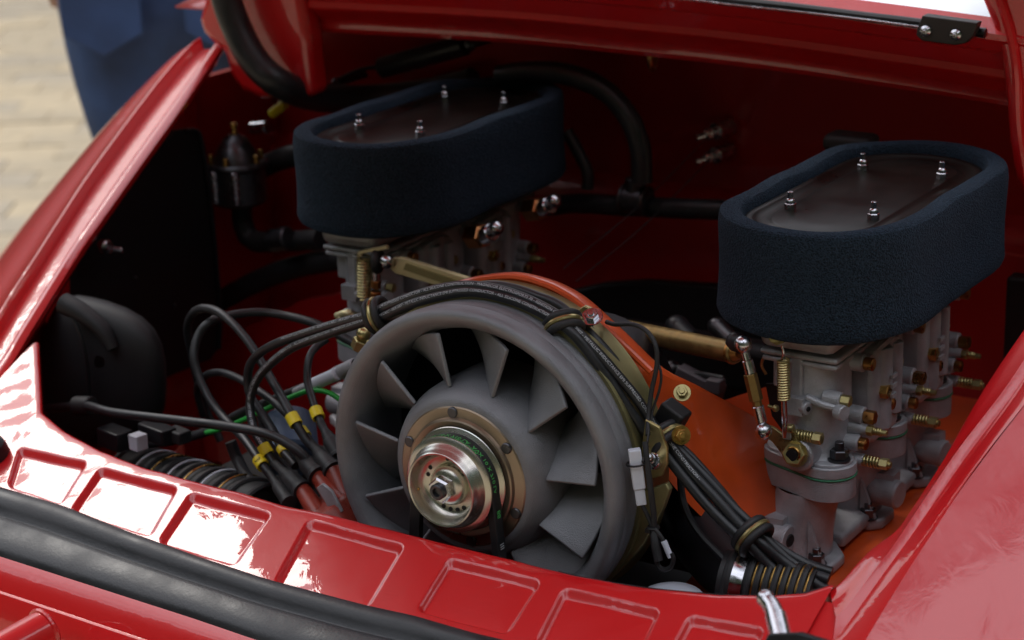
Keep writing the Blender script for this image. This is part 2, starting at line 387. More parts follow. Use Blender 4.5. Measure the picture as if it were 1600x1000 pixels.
# right flange: lofted strips front to back
def strip(px): return [PB(*p) for p in px]
I = strip([(1296, 912), (1316, 896), (1356, 852), (1400, 818), (1420, 792), (1474, 708), (1536, 600), (1600, 505), (1680, 395), (1790, 240)])
J = strip([(1306, 966), (1324, 948), (1366, 893), (1400, 848), (1448, 776), (1500, 700), (1576, 600), (1640, 500), (1715, 390), (1815, 240)])
K = strip([(1300, 1010), (1330, 972), (1384, 895), (1420, 845), (1462, 787), (1520, 705), (1598, 600), (1660, 500), (1735, 390), (1835, 240)])
F = strip([(1340, 1030), (1372, 977), (1424, 893), (1458, 840), (1502, 770), (1560, 690), (1630, 600), (1690, 500), (1765, 390), (1865, 240)])
Z3 = Vector((0, 0, 1)); rows = []
for i, j, k, f in zip(I, J, K, F):
    m1 = i.lerp(j, .5)
    rows.append([i+Vector((.09, 0, -.40)), i+Vector((.07, 0, -.06)), i+Vector((.004, 0, -.014)), i-Z3*.009, i-Z3*.0055, i.lerp(j, .12)-Z3*.0038, m1-Z3*.0022, i.lerp(j, .85)-Z3*.0002, j+Z3*.0008, j.lerp(k, .4)-Z3*.0012, j.lerp(k, .7)-Z3*.0022, k-Z3*.0008, k.lerp(f, .2)+Z3*.0006, k.lerp(f, .6)+Z3*.0022, k.lerp(f, .88)+Z3*.0034, f+Z3*.0034])
rows = [list(r) for r in zip(*[smooth_path([r[c] for r in rows], 5) for c in range(len(rows[0]))])]
b = MB(); b.loft(rows); b.build('opening_flange', 'red', body, sharp=.5)
# right wing: crowned panel beyond the flange
F2 = smooth_path([F[0]+(F[0]-F[1])*3]+F, 5); rows = []
for t, p in enumerate(F2):
    off = [(0, 0)]+[(a/100, -.36*a/100-.60*(a/100)**2) for a in range(2, 22, 2)]+[(.24, -.145), (.28, -.22), (.30, -.32), (.31, -.6)]
    sp = smooth_path([p+Vector((a, -a*.10, c+.0034)) for a, c in off], 5)
    rows.append([q+Z3*(.0016*sin(q.x*38+1.5)*cos(q.y*24)) for q in sp])
b = MB(); b.loft(rows); b.build('right_wing', 'red', body, sharp=.9)
b = MB(); b.box((.395, .34, -.24), (.006, .50, .42)); b.build('black_pad', 'blackpanel', body)  # flat black sheets set over the red bay walls
b = MB(); b.box((.32, .56, -.10), (.22, .02, .26)); b.build('black_pad', 'blackpanel', body, bevel=.004)
# left gutter and wing
LI = strip([(-95, 705), (0, 593), (48, 516), (120, 400), (154, 350), (216, 262), (280, 172), (344, 76), (352, 58)])
LO = strip([(-70, 600), (0, 488), (20, 455), (56, 400), (88, 350), (146, 262), (240, 136), (292, 76), (312, 60)])
LI = smooth_path(LI, 6); LO = smooth_path(LO, 6); rows = []
for p, o in zip(LI, LO):
    sc = float(np.interp(o.y, [-.1, .1, .27, .387, .46, .52], [2.3, 2.1, 1.5, 1.1, .7, .4]))
    r_ = [p+Vector((-.06, 0, -.40)), p+Vector((-.045, 0, -.04)), p+Vector((-.004, 0, -.014)), p+Vector((.0, 0, -.007)), p-Z3*.001, p.lerp(o, .06)+Z3*.0008, p.lerp(o, .13)+Z3*.0024, p.lerp(o, .2)+Z3*.0022, p.lerp(o, .28)-Z3*.0005, p.lerp(o, .36)-Z3*.008, p.lerp(o, .42)-Z3*.012, p.lerp(o, .88)-Z3*.012, p.lerp(o, .93)-Z3*.004, p.lerp(o, .97)+Z3*.001, o+Z3*.001]
    w_ = smooth_path([o+Vector((a*sc, 0, c*sc)) for a, c in [(-.002, -.002), (-.012, -.008), (-.032, -.017), (-.062, -.038), (-.092, -.075), (-.115, -.14), (-.122, -.25), (-.122, -.45)]], 3)
    rows.append((r_, w_))
b = MB(); b.loft([r[0] for r in rows]); b.build('left_gutter', 'red', body, sharp=.5)
b = MB(); b.loft([r[1] for r in rows]); b.build('left_wing', 'red', body, sharp=1.2)
# rubber seal lying along the outer edge of the rear panel
sx_ = np.linspace(-.56, .44, 96); rows = []
lowpx = [(-250, 790), (0, 864), (100, 896), (200, 928), (300, 960), (400, 994), (560, 1040), (760, 1085), (1000, 1130), (1400, 1170), (1620, 1190)]
low = [PB(*p) for p in lowpx]
for x in sx_:
    y0 = float(interp(outl, x)); y1 = float(interp(low, x)); w_ = y0-y1
    pr_ = [(.02, -.004), (0, .0040), (.07, .0080), (.17, .0102), (.28, .0095), (.36, .0055), (.41, .0016), (.44, .0012), (.48, .0034), (.56, .0046), (.8, .0038), (.94, .0020), (1, -.001), (1.02, -.006)]
    rows.append([(x, y0-w_*u, zb(y0-w_*u)+h*.8) for u, h in pr_])
b = MB(); b.loft(rows); b.build('rubber_seal', 'seal', body, sharp=.7)
rows = []
for x in sx_:
    y1 = float(interp(low, x))
    rows.append([(x, y1+.006, zb(y1)+.001), (x, y1-.006, zb(y1)-.006), (x, y1-.012, zb(y1)-.014), (x, y1-.016, zb(y1)-.022), (x, y1-.0185, zb(y1)-.0225), (x, y1-.022, zb(y1)-.029), (x, y1-.026, zb(y1)-.040), (x, y1-.029, zb(y1)-.06), (x, y1-.03, zb(y1)-.3)])
b = MB(); b.loft(rows); b.build('tail_panel', 'red', body, sharp=.5)
b = MB(); b.tube([PB(-60, 940, -.033), PB(0, 965, -.037), PB(60, 985, -.04), PB(130, 1008, -.045)], .003, 8, 3); b.build('tail_trim', 'blackplastic', body)
b = MB(); tb = P(70, 985, y=-.205); b.cyl(tb+Vector((-.03, -.20, -.02)), tb, .0155, n=28); pipe = b.build('support_tube', 'red', body)
b = MB(); b.torus(tb, (.15, 1, .1), .0155, .0022, 28, 8); b.build('collar', 'red', pipe)
# rubber buffer on the panel's left end
b = MB(); bp = PB(-14, 712); b.lathe([(0, .016), (.008, .0155), (.0135, .012), (.0155, .005), (.0155, -.004), (0, -.004)], frame(bp, (0.1, -.3, .95)), 24); b.build('rubber_buffer', 'blackplastic', body)
# bay walls
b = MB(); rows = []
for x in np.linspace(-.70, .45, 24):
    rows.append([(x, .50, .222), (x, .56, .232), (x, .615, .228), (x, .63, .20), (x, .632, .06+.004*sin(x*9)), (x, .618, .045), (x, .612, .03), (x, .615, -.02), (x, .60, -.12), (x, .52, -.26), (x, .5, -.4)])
b.loft(rows); b.build('firewall', 'redshade', body, solid=.002)
b = MB(); b.box((-.13, .29, -.37), (1.14, .7, .02)); b.build('bay_floor', 'blackpanel', body)
# left red floor piece of the bay (sloping)
b = MB(); b.slab([P(240, 700, y=.46), P(255, 596, y=.46), P(350, 530, y=.465), P(470, 470, y=.47), P(640, 440, y=.48), P(640, 700, y=.46), P(420, 740, y=.46)], (0, .01, 0)); b.build('inner_panel', 'redshade', body)
# black sound pad along the firewall foot
pts = [P(820, 500, y=.56), P(880, 458, y=.57), P(940, 444, y=.575), P(1010, 440, y=.575), P(1130, 448, y=.57), P(1220, 470, y=.56), P(1220, 640, y=.56), P(820, 640, y=.56)]
b = MB(); b.slab(pts, (0, .015, 0)); b.build('black_pad', 'blackpanel', body, bevel=.003)
b = MB(); b.slab([P(420, 215, y=.58), P(500, 120, y=.58), P(560, 80, y=.58), P(640, 75, y=.58), P(640, 380, y=.58), P(430, 380, y=.58)], (0, .01, 0)); 
# studs on the firewall
for px, py in ((1131, 203), (1130, 240)):
    c = P(px, py, y=.612); b = MB(); b.cyl(c+Vector((0, .015, 0)), c+Vector((-.004, -.012, 0)), .0085, n=18)
    b.ball(c+Vector((-.008, -.016, -.001)), .0062); b.cyl(c+Vector((-.006, -.012, -.001)), c+Vector((-.016, -.028, -.004)), .0035)
    st = b.build('cable_end', 'steel', body)
b = MB(); b.box((-.682, .54, -.115), (.01, .22, .52)); b.build('bay_side_wall', 'redshade', body)
for px, py in ((527, 130), (735, 70)):
    b = MB(); c = P(px, py, y=.55); b.ball(c, .0065); b.cyl(c, c+Vector((0, .05, 0)), .004); b.build('ball_stud', 'darksteel', body)

# black shield on the left side of the bay
sh = thing('side_shield', P(200, 640, x=-.60), 'flat black shield plate standing upright along the left side of the bay', 'panel')
outline = [(274, 204), (296, 200), (308, 206), (316, 222), (332, 340), (345, 480), (343, 545), (330, 562), (258, 592), (250, 665), (60, 665), (-60, 620), (-20, 570), (120, 375), (180, 300)]
b = MB(); b.slab([P(a, c, x=-.60) for a, c in outline], (-.005, 0, 0)); pl = b.build('plate', 'blackpanel', sh, bevel=.0015)
b = MB(); b.tube([P(a, c, x=-.598) for a, c in [(290, 204), (305, 204), (316, 222), (332, 340), (344, 480), (343, 545)]], .0022, 8, 5); b.build('edge_bead', 'blackplastic', sh)
for px, py in ((462-300+0, 434), (273, 477)):
    b = MB(); b.ball(P(px+50 if px < 200 else px, py, x=-.598), .0018); b.build('screw', 'darksteel', sh)
# wing nut
kn = thing('knob', P(168, 392, x=-.58), 'small chrome wing knob on the black shield plate at the left', 'knob')
c = P(164, 386, x=-.58)
b = MB(); b.ball(c, .0085, sc=(1, 1, 1)); b.ball(c+Vector((.005, -.007, .004)), .0065); b.build('cap', 'steel', kn)
b = MB(); b.cyl(c, P(186, 391, x=-.575), .0028); b.ball(P(187, 391, x=-.575), .0035); b.build('stem', 'steel', kn)

# black moulded duct housing in the left corner
dh = thing('duct_housing', P(170, 660, y=.1), 'black moulded plastic duct housing in the left rear corner of the bay', 'duct')
def blob(pts, depth_y, bulge, name, parent, mt='blackplastic'):
    c = Vector((sum(p[0] for p in pts)/len(pts), sum(p[1] for p in pts)/len(pts), 0)); mb = MB(); rows = []
    for k, (s_, dy) in enumerate([(1.0, .05), (1.0, .012), (.93, .0), (.7, -bulge*.6), (.4, -bulge*.9), (.08, -bulge)]):
        rows.append([P(c.x+(a-c.x)*s_, c.y+(q-c.y)*s_, y=depth_y+dy) for a, q in pts])
    mb.loft([list(r) for r in zip(*rows)]+[[r[0] for r in rows]]); return mb.build(name, mt, parent, sharp=1.2, subd=1)
blob([(56, 580), (66, 520), (84, 478), (104, 458), (140, 462), (200, 478), (246, 510), (262, 560), (262, 640), (240, 690), (140, 710), (60, 680)], .11, .016, 'shell', dh, 'duct')
b = MB(); b.tube([P(a, c, y=.086) for a, c in [(98, 470), (112, 492), (128, 530), (136, 570), (140, 620)]], .0018, 8, 6); b.build('seam', 'blackplastic', dh)
b = MB(); b.tube([P(a, c, y=.092) for a, c in [(100, 474), (130, 490), (160, 515), (176, 545)]], lambda t: .010*(1-.4*t), 12, 6); b.build('rib', 'duct', dh)
b = MB(); b.cyl(P(118, 634, y=.055), P(144, 634, y=.055), .0085); b.build('grommet', 'softrubber', dh)

# fuel regulator in the background left
rg = thing('fuel_regulator', P(372, 330, y=.45), 'round metal fuel regulator with small brass screws behind the left filter', 'regulator')
c = P(370, 262, y=.45)
b = MB(); b.cyl(c+Vector((0, 0, -.038)), c+Vector((0, 0, .006)), .030, n=24); b.torus(c+Vector((0, 0, .004)), (0, 0, 1), .030, .004, 24); b.build('housing', 'darksteel', rg)
b = MB(); b.lathe([(.024, .0), (.02, .014), (.012, .026), (.006, .03), (0, .031)], frame(c+Vector((0, 0, .006)), (0, 0, 1))); b.build('cap', 'darksteel', rg)
b = MB(); b.cyl(c+Vector((0, 0, .035)), c+Vector((0, 0, .048)), .004); b.build('adjuster_screw', 'brass', rg)
for a in range(6):
    q = c+Vector((.027*cos(a), .027*sin(a), .004)); b = MB(); b.cyl(q, q+Vector((0, 0, .012)), .003); b.build('screw', 'brass', rg)
for a in (-1.1, -.2, .6):
    b = MB(); q = c+Vector((.031*sin(a), -.031*cos(a), -.032)); b.cyl(q, q+Vector((0, 0, .034)), .0045); b.build('rib', 'steel', rg)
b = MB(); b.tube([P(a, d, y=.46) for a, d in [(378, 322), (380, 350), (395, 375), (440, 377), (500, 374)]], .011, 12); tag(b.build('hose', 'softrubber'), 'short black hose curving down from the fuel regulator to the left', 'hose')
b = MB(); b.cyl(P(425, 376, y=.445), P(452, 372, y=.445), .013); tag(b.build('hose_clamp', 'darksteel'), 'dark clamp on the end of the hose below the fuel regulator', 'clamp')
b = MB(); b.tube([P(a, d, y=.47) for a, d in [(345, 470), (400, 440), (470, 415), (560, 400)]], .012, 12); tag(b.build('hose', 'softrubber'), 'black hose lying low behind the left carburettor at the back', 'hose')
b = MB(); b.tube([P(a, d, y=.5) for a, d in [(410, 262), (440, 248), (475, 240)]], .012, 12); tag(b.build('hose', 'softrubber'), 'black hose between the fuel regulator and the left filter', 'hose')
b = MB(); b.cyl(P(424, 178, y=.5), P(446, 162, y=.5), .0052); tag(b.build('wire_sleeve', 'yellow'), 'blurred yellow sleeve on a wire at the back left under the lid seal', 'sleeve')
b = MB(); b.cyl(P(398, 200, y=.5), P(418, 198, y=.5), .007); b.ball(P(396, 200, y=.5), .007); tag(b.build('connector', 'steel'), 'small blurred silver connector at the back left above the regulator', 'connector')
b = MB(); b.tube([P(a, d, y=.56) for a, d in [(520, 130), (560, 110), (600, 103)]], .0025, 8); b.cyl(P(595, 106, y=.56), P(728, 70, y=.56), .011); tag(b.build('gas_strut', 'blackplastic'), 'slim black strut lying along the firewall under the lid frame', 'strut')

# ------------------------------------------------------------------ engine lid (open, leaning back over the bay)
lid = None
PH = radians(50); Lh = Vector((0, -cos(PH), sin(PH))); Nh = Vector((0, -sin(PH), -cos(PH))); O = Vector((0, .5, .21))
def lidpt(x, s_, h):
    # straight for the first part, then the skin curls over towards the rear like the tail of the car, bent further to shade the bay
    y, z, a, st = .5, .21, PH, .01; n = int(s_/st+1e-6)
    for q in range(n):
        if q*st > .15: a = PH-(q*st-.15)*1.35
        y -= cos(a)*st; z += sin(a)*st
    return Vector((x, y-sin(a)*h, z-cos(a)*h))
lr = []
for k in range(12):
    s_ = .30+k*.045; wl = -.655+.045*max(0, k-4); wr_ = .30-.012*k
    fh = .055*min(1, (k+.2)/3); lr.append([lidpt(wl-.004, s_, fh), lidpt(wl, s_, .0)]+[lidpt(wl+(wr_-wl)*t/16, s_, -.02*sin(pi*t/16)) for t in range(1, 16)]+[lidpt(wr_, s_, .0), lidpt(wr_+.004, s_, fh)])
b = MB(); b.loft(lr); lid = b.build('engine_lid', 'red', body, sharp=.9, solid=.003); lid['label'] = 'open red engine lid rising over the bay, seen from underneath'

edge = [P(400, 40, y=.5), P(520, 45, y=.5), P(800, 61, y=.5), P(1000, 80, y=.5), P(1200, 102, y=.5), P(1400, 131, y=.5), P(1570, 157, y=.5), P(1640, 169, y=.5)]
edge = smooth_path(edge, 6)
prof = [(0, -.02), (-.001, -.004), (.0, .004), (.003, .007), (.008, .0065), (.011, .0035), (.015, .002), (.032, .0045), (.036, .0065), (.040, .0065), (.044, .002), (.060, -.002), (.066, .0005), (.078, -.001), (.082, -.004), (.083, -.02)]
rows = [[p+Lh*s_+Nh*h for s_, h in prof] for p in edge]
b = MB(); b.loft(rows); b.build('inner_frame', 'red', lid, sharp=.5)
O = Vector((0, .5, .21))
def lp(x, s_, h): return O+Vector((x, 0, 0))+Lh*s_+Nh*h
b = MB()
b.slab([lp(-.53, .0, -.02), lp(-.40, .0, -.02), lp(-.40, .34, -.02), lp(-.53, .34, -.02)], -Nh*.006)
b.slab([lp(.215, .06, -.02), lp(.262, .06, -.02), lp(.30, .34, -.02), lp(.215, .34, -.02)], -Nh*.006)
b.build('side_skin', 'red', lid)
b = MB(); b.slab([lp(-.575, .31, -.014), lp(.24, .31, -.014), lp(.24, .36, -.014), lp(-.575, .36, -.014)], Nh*.012); b.build('cross_rib', 'red', lid, bevel=.004)
b = MB(); b.slab([P(a, c, y=.452) for a, c in [(1530, -60), (1532, 0), (1548, 40), (1562, 90), (1569, 150), (1574, 220), (1584, 280), (1596, 304), (1640, 312), (1690, 300), (1700, 120), (1690, -60)]], (0, .03, .0)); b.build('side_arm', 'red', lid, bevel=.008)
b = MB(); b.tube([P(a, c, y=.450) for a, c in [(1556, -20), (1578, 50), (1588, 110), (1592, 200), (1606, 290)]], .004, 8); b.build('arm_ridge', 'red', lid)
b = MB(); b.slab([P(a, c, y=.46) for a, c in [(330, -60), (316, 4), (308, 30), (315, 52), (332, 70), (347, 80), (358, 118), (374, 142), (404, 155), (450, 156), (490, 150), (480, 60), (460, -60)]], (0, .03, 0)); b.build('side_arm', 'red', lid, bevel=.008)
# black rail of the grille and its bracket
b = MB(); b.tube([P(a, c, y=.449) for a, c in [(860, -35), (1000, -18), (1120, -1), (1240, 12), (1350, 26), (1440, 37), (1540, 52)]], .0042, 10); b.build('grille_rail', 'blackplastic', lid)
b = MB(); b.tube([P(a, c, y=.444) for a, c in [(860, -30), (1000, -13), (1120, 5), (1240, 18), (1350, 31), (1440, 43)]], .0012, 8); b.build('rail_bead', 'steel', lid)
bx = [(1441, 24), (1527, 36), (1521, 55), (1508, 68), (1492, 71), (1440, 64), (1431, 55), (1433, 45)]
b = MB(); b.slab([P(a, c, y=.436) for a, c in bx], (0, .012, 0)); br = b.build('grille_bracket', 'blackpanel', lid, bevel=.001)
M['bracket'] = mat('bracket_black', (.03, .024, .024), .45)
br.data.materials[0] = M['bracket']
for px, py in ((1447, 48), (1494, 54)):
    c = P(px, py, y=.436); b = MB(); b.lathe([(0, .0045), (.0025, .0045), (.0045, .003), (.0052, .0), (.0052, -.002)], frame(c, -Vector(ray(px, py))*.5+Vector((0, -.8, 0))), 18)
    b.ball(c+Vector((0, -.003, 0)), .0022); b.build('screw', 'steel', lid)
b = MB(); c = P(1020, 88, y=.51); b.torus(c, (1, .3, 0), .012, .003, 20, 8); b.build('latch_loop', 'copper', lid)
# stand-in for the white beyond the grille opening: metal that mirrors the sky
b = MB(); b.add([(-.62, .60, .20), (.45, .60, .20), (.45, 1.35, .50), (-.62, 1.35, .50)], [(0, 1, 2, 3)])
tag(b.build('sky_mirror_panel', 'skymirror', solid=.008), 'sky-reflecting panel standing in for the bright white seen through the lid at the top right', 'panel')
# lid seal hose, thick and black
b = MB(); b.tube([P(a, c, y=yy) for a, c, yy in [(350, -60, .43), (352, -10, .43), (372, 48, .43), (400, 98, .43), (440, 132, .44), (500, 152, .50), (580, 154, .565), (660, 146, .59), (740, 128, .59)]], .0155, 16, flat=.9); o = b.build('drain_hose', 'rubber'); tag(o, 'thick black hose curving down from the lid at the top left to the left filter', 'hose')
b = MB(); b.tube([P(a, c, y=.52) for a, c in [(780, 118), (830, 112), (885, 116), (940, 138), (980, 180), (1000, 232), (1003, 285)]], .0105, 14); tag(b.build('breather_hose', 'rubber'), 'black hose arching behind the left filter against the firewall', 'hose')
b = MB(); b.tube([P(a, c, y=.53) for a, c in [(885, 205), (905, 240), (918, 270), (918, 295)]], .006, 12); tag(b.build('breather_hose', 'rubber'), 'thin black hose hanging just right of the left filter', 'hose')
b = MB(); b.tube([P(a, c, y=.54) for a, c in [(840, 326), (900, 318), (975, 322), (1050, 325), (1180, 330)]], .010, 14); tag(b.build('cross_hose', 'rubber'), 'black hose running level across the firewall between the two filters', 'hose')
b = MB(); c = P(993, 312, y=.53); b.cyl(c+Vector((-.014, 0, 0)), c+Vector((.014, 0, 0)), .013); b.cyl(c, c+Vector((0, 0, .022)), .010); b.torus(c+Vector((-.012, 0, 0)), (1, 0, 0), .013, .002); b.torus(c+Vector((.012, 0, 0)), (1, 0, 0), .013, .002); tag(b.build('hose_joint', 'darksteel'), 'metal tee joint where the hoses meet on the firewall', 'joint')
for k, (q0, q1) in enumerate((((1108, 212), (880, 420)), ((1112, 246), (900, 440)))):
    b = MB(); a0 = P(*q0, y=.58); a1 = P(*q1, y=.45); b.tube([a0, a0.lerp(a1, .5)+Vector((0, 0, -.006)), a1], .0006, 6); tag(b.build('control_cable', 'softrubber'), ['thin cable from the upper stud on the firewall down behind the fan', 'thin cable from the lower stud on the firewall down behind the fan'][k], 'cable')

# ------------------------------------------------------------------ cooling fan
FB = (0, 0, -.125)
fan = thing('cooling_fan', FB, 'round grey cast cooling fan with eleven blades in the middle of the bay', 'fan')
FY = frame((0, 0, 0), (0, -1, 0))         # lathe height = -y
def Y(prof): return [(r, -y) for r, y in prof]
b = MB(); b.lathe(Y([(.1045, .060), (.1042, .030), (.1055, .016), (.109, .006), (.113, .0005), (.118, -.003), (.1215, -.0025), (.1242, .0005), (.1252, .005), (.1250, .010), (.1228, .0112), (.1225, .013), (.1240, .0142), (.1240, .021), (.1222, .0222), (.1220, .024), (.1232, .0252), (.1232, .034), (.121, .036), (.118, .060)]), FY, 128); b.build('rim', 'fan', fan, sharp=.9)
b = MB(); b.lathe(Y([(.050, -.010), (.056, -.0105), (.0595, -.0085), (.0630, -.004), (.0662, .003), (.0682, .012), (.0688, .025), (.068, .062), (.05, .064)]), FY, 96); b.build('hub', 'fan', fan, sharp=.9)
for k in range(11):
    th0 = radians(4.9+32.727*k); rows = []
    for i in range(8):
        u = i/7; r_ = .0655+u*.0405; row = []
        for j in range(11):
            c_ = j/10
            sw = (radians(24+9*u)*(c_**1.1)+radians(3.5)*sin(pi*c_))*(1 if c_ else 0)
            yy = .0035+.036*c_-.004*(1-u)*(1-c_)-.003*u*(1-c_)
            th = th0+sw
            row.append((r_*cos(th), yy, r_*sin(th)))
        rows.append(row)
    th_ = []
    b = MB(); b.loft(rows); b.build('blade', 'fan', fan, solid=.0032, bevel=.0011, sharp=2)
fb = MB(); fb.lathe(Y([(.0, .07), (.066, .07), (.066, .20), (0, .2)]), FY, 48); al = thing('alternator', (0, .12, -.07), 'dark alternator body just visible behind the fan blades', 'alternator')
fb.build('case', 'blackplastic', al)
# pulley
b = MB(); b.lathe(Y([(.0, -.0100), (.030, -.0112), (.0400, -.0145), (.0440, -.0155), (.0452, -.0148), (.0460, -.0122), (.0470, -.0118), (.0530, -.0112), (.0540, -.0105), (.0542, -.0080)]), FY, 96); pp = b.build('pulley_plate', 'iriddark', fan, sharp=.5)
for k in range(6):
    a = radians(97+60*k); c = Vector((.0495*cos(a), -.0118, .0495*sin(a))); b = MB(); b.lathe([(0, .0012), (.0036, .0011), (.0042, .0005), (.0044, -.001)], frame(c, (0, -1, 0)), 18); b.build('rivet', 'darksteel', pp)
pul = thing('belt_pulley', (0, -.028, -.04), 'shiny passivated belt pulley with hexagonal centre nut on the fan hub', 'pulley')
b = MB(); b.lathe(Y([(.0395, -.0160), (.0400, -.0155), (.0300, -.0205), (.0300, -.0225), (.0360, -.0272), (.0368, -.0278), (.0368, -.0290), (.0352, -.0300), (.0325, -.0305), (.0312, -.0325), (.0302, -.0350), (.0292, -.0362), (.0288, -.0392), (.0280, -.0402), (.0268, -.0398), (.0262, -.0380), (.0255, -.0330), (.0235, -.0285), (.0205, -.0268), (.010, -.0265), (0, -.0265)]), FY, 96); face = b.build('sheave', 'irid', pul, sharp=.7)
b = MB(); b.lathe(Y([(.0160, -.0262), (.0158, -.0275), (.0145, -.0312), (.0120, -.0335), (.0085, -.0345), (0, -.0345)]), FY, 48); b.build('dished_washer', 'irid', pul, sharp=.7)
b = MB(); b.lathe([(.0, .0336), (.0088, .0336), (.0100, .0345), (.0100, .0405), (.0086, .0420), (.0064, .0420), (.0060, .0405), (0, .0405)], frame((0, 0, 0), (0, -1, 0), (.3, 0, 1)), 6); 
nut = b.build('nut', 'steel', pul, sharp=.3)
b = MB(); b.lathe(Y([(.0060, -.0405), (.0060, -.0445), (.0050, -.0452), (.0034, -.0450), (.0028, -.0425), (0, -.0425)]), FY, 24); b.build('stud_end', 'darksteel', nut)
for a in (40, 58, 76, 94, 150, 168, 250, 268, 286, 304):
    a = radians(a); c = Vector((.0196*cos(a), -.0262, .0196*sin(a))); b = MB(); b.lathe([(0, .0014), (.0014, .0014), (.0017, .001), (.0017, -.001)], frame(c, (0, -1, 0)), 10); b.build('pin_hole', 'blackpanel', face)
for a in (195, 20):
    a = radians(a); c = Vector((.0252*cos(a), -.0325, .0252*sin(a))); b = MB(); b.ball(c, .0011); b.build('rivet', 'brass', face)
# belt: wraps the sheave, both strands run down to the crank pulley
bt = thing('fan_belt', (0, -.024, -.3), 'black drive belt with green print running down from the fan pulley', 'belt')
def beltpath():
    R1, R2, zc = .0345, .062, -.30; pts = []
    d_ = abs(zc); s_ = (R2-R1)/d_; al_ = math.asin(s_)
    a0 = al_*-1
    for i in range(41):
        a = -al_+(pi+2*al_)*i/40
        pts.append(Vector((R1*cos(a), 0, R1*sin(a))))
    for i in range(1, 25):
        a = pi+al_+(pi-2*al_)*i/24
        pts.append(Vector((R2*cos(a), 0, zc+R2*sin(a))))
    return pts
bp_ = beltpath(); n_ = len(bp_); rows = []
for i, p in enumerate(bp_):
    t_ = (bp_[(i+1) % n_]-bp_[i-1]).normalized(); o_ = Vector((t_.z, 0, -t_.x)); 
    rows.append([p+Vector((0, y, 0))+o_*h for y, h in ((-.0265, .001), (-.0255, .0018), (-.0175, .0018), (-.0165, .001), (-.0188, -.006), (-.0242, -.006))])
rows.append(rows[0]); b = MB(); b.loft(rows, closed=True); b.build('belt', 'softrubber', bt, sharp=.5)
# print on the belt's outer face, right hand side
path = [Vector((p.x, -.0215, p.z)) for p in bp_]
rp = list(reversed(path[:30])); ext = [Vector((p.x, -.0215, p.z)) for p in [bp_[0]+(bp_[-1]-bp_[0])*t for t in (0.05, .1, .15, .2, .25, .3)]]
def beltprint(text, size, pts, start, offy, mt):
    cu = bpy.data.curves.new('t', 'FONT'); cu.body = text; cu.size = size; cu.resolution_u = 2
    to = bpy.data.objects.new('t', cu); COL.objects.link(to); me = bpy.data.meshes.new_from_object(to.evaluated_get(bpy.context.evaluated_depsgraph_get())); bpy.data.objects.remove(to)
    L = [0]
    for a, c in zip(pts, pts[1:]): L.append(L[-1]+(c-a).length)
    vs = []
    for v in me.vertices:
        s_ = start+v.co.x; i = 0
        while i < len(L)-2 and L[i+1] < s_: i += 1
        t = (s_-L[i])/(L[i+1]-L[i]); p = pts[i].lerp(pts[i+1], t); T = (pts[i+1]-pts[i]).normalized(); nrm = Vector((-T.z, 0, T.x))
        if nrm.dot(Vector((p.x, 0, p.z))) < 0: nrm = -nrm
        vs.append(p+Vector((0, -v.co.y+offy, 0))+nrm*.0021)
    mb = MB(); mb.add(vs, [tuple(p.vertices) for p in me.polygons]); return mb.build('print', mt, bt)
strand = rp+ext
beltprint('AVX 10 X 710 LA  AVX 10 X 710 LA', .0050, strand, .004, -.0005, 'greenprint')
beltprint('XPZ 9.5 X 710 HIGH POWER', .0032, strand, .010, -.0040, 'greenprint')
beltprint('88', .0062, strand, sum((b_-a_).length for a_, b_ in zip(rp, rp[1:]))+.012, .0018, 'greenprint')
beltprint('III', .0070, strand, sum((b_-a_).length for a_, b_ in zip(rp, rp[1:]))+.037, .0018, 'print')

# strap round the fan housing
st = thing('fan_strap', (0, .05, -.13), 'olive zinc strap clamped round the fan just under the cables', 'strap')
b = MB(); b.lathe(Y([(.1225, .030), (.1262, .0295), (.1268, .032), (.1256, .036), (.1256, .066), (.1272, .070), (.118, .072)]), FY, 96); b.build('band', 'olive', st, sharp=.5)
b = MB(); b.slab([P(a, c, y=.034) for a, c in [(985, 740), (1006, 768), (1040, 756), (1046, 766), (1036, 795), (1006, 850), (960, 905), (925, 915), (965, 850), (985, 800)]], (.0, .006, 0)); b.build('lower_flap', 'olive', st, bevel=.001)
b = MB(); b.slab([P(a, c, y=.036) for a, c in [(1008, 655), (1030, 668), (1042, 700), (1043, 725), (1034, 744), (1020, 748), (1008, 738), (1002, 700)]], (0, .003, 0)); b.build('tab', 'zinc', st, bevel=.0008)
b = MB(); b.cyl(P(1024, 722, y=.036), P(1018, 720, y=.026), .006); b.ball(P(1013, 716, y=.024), .004); b.build('tab_screw', 'steel', st)

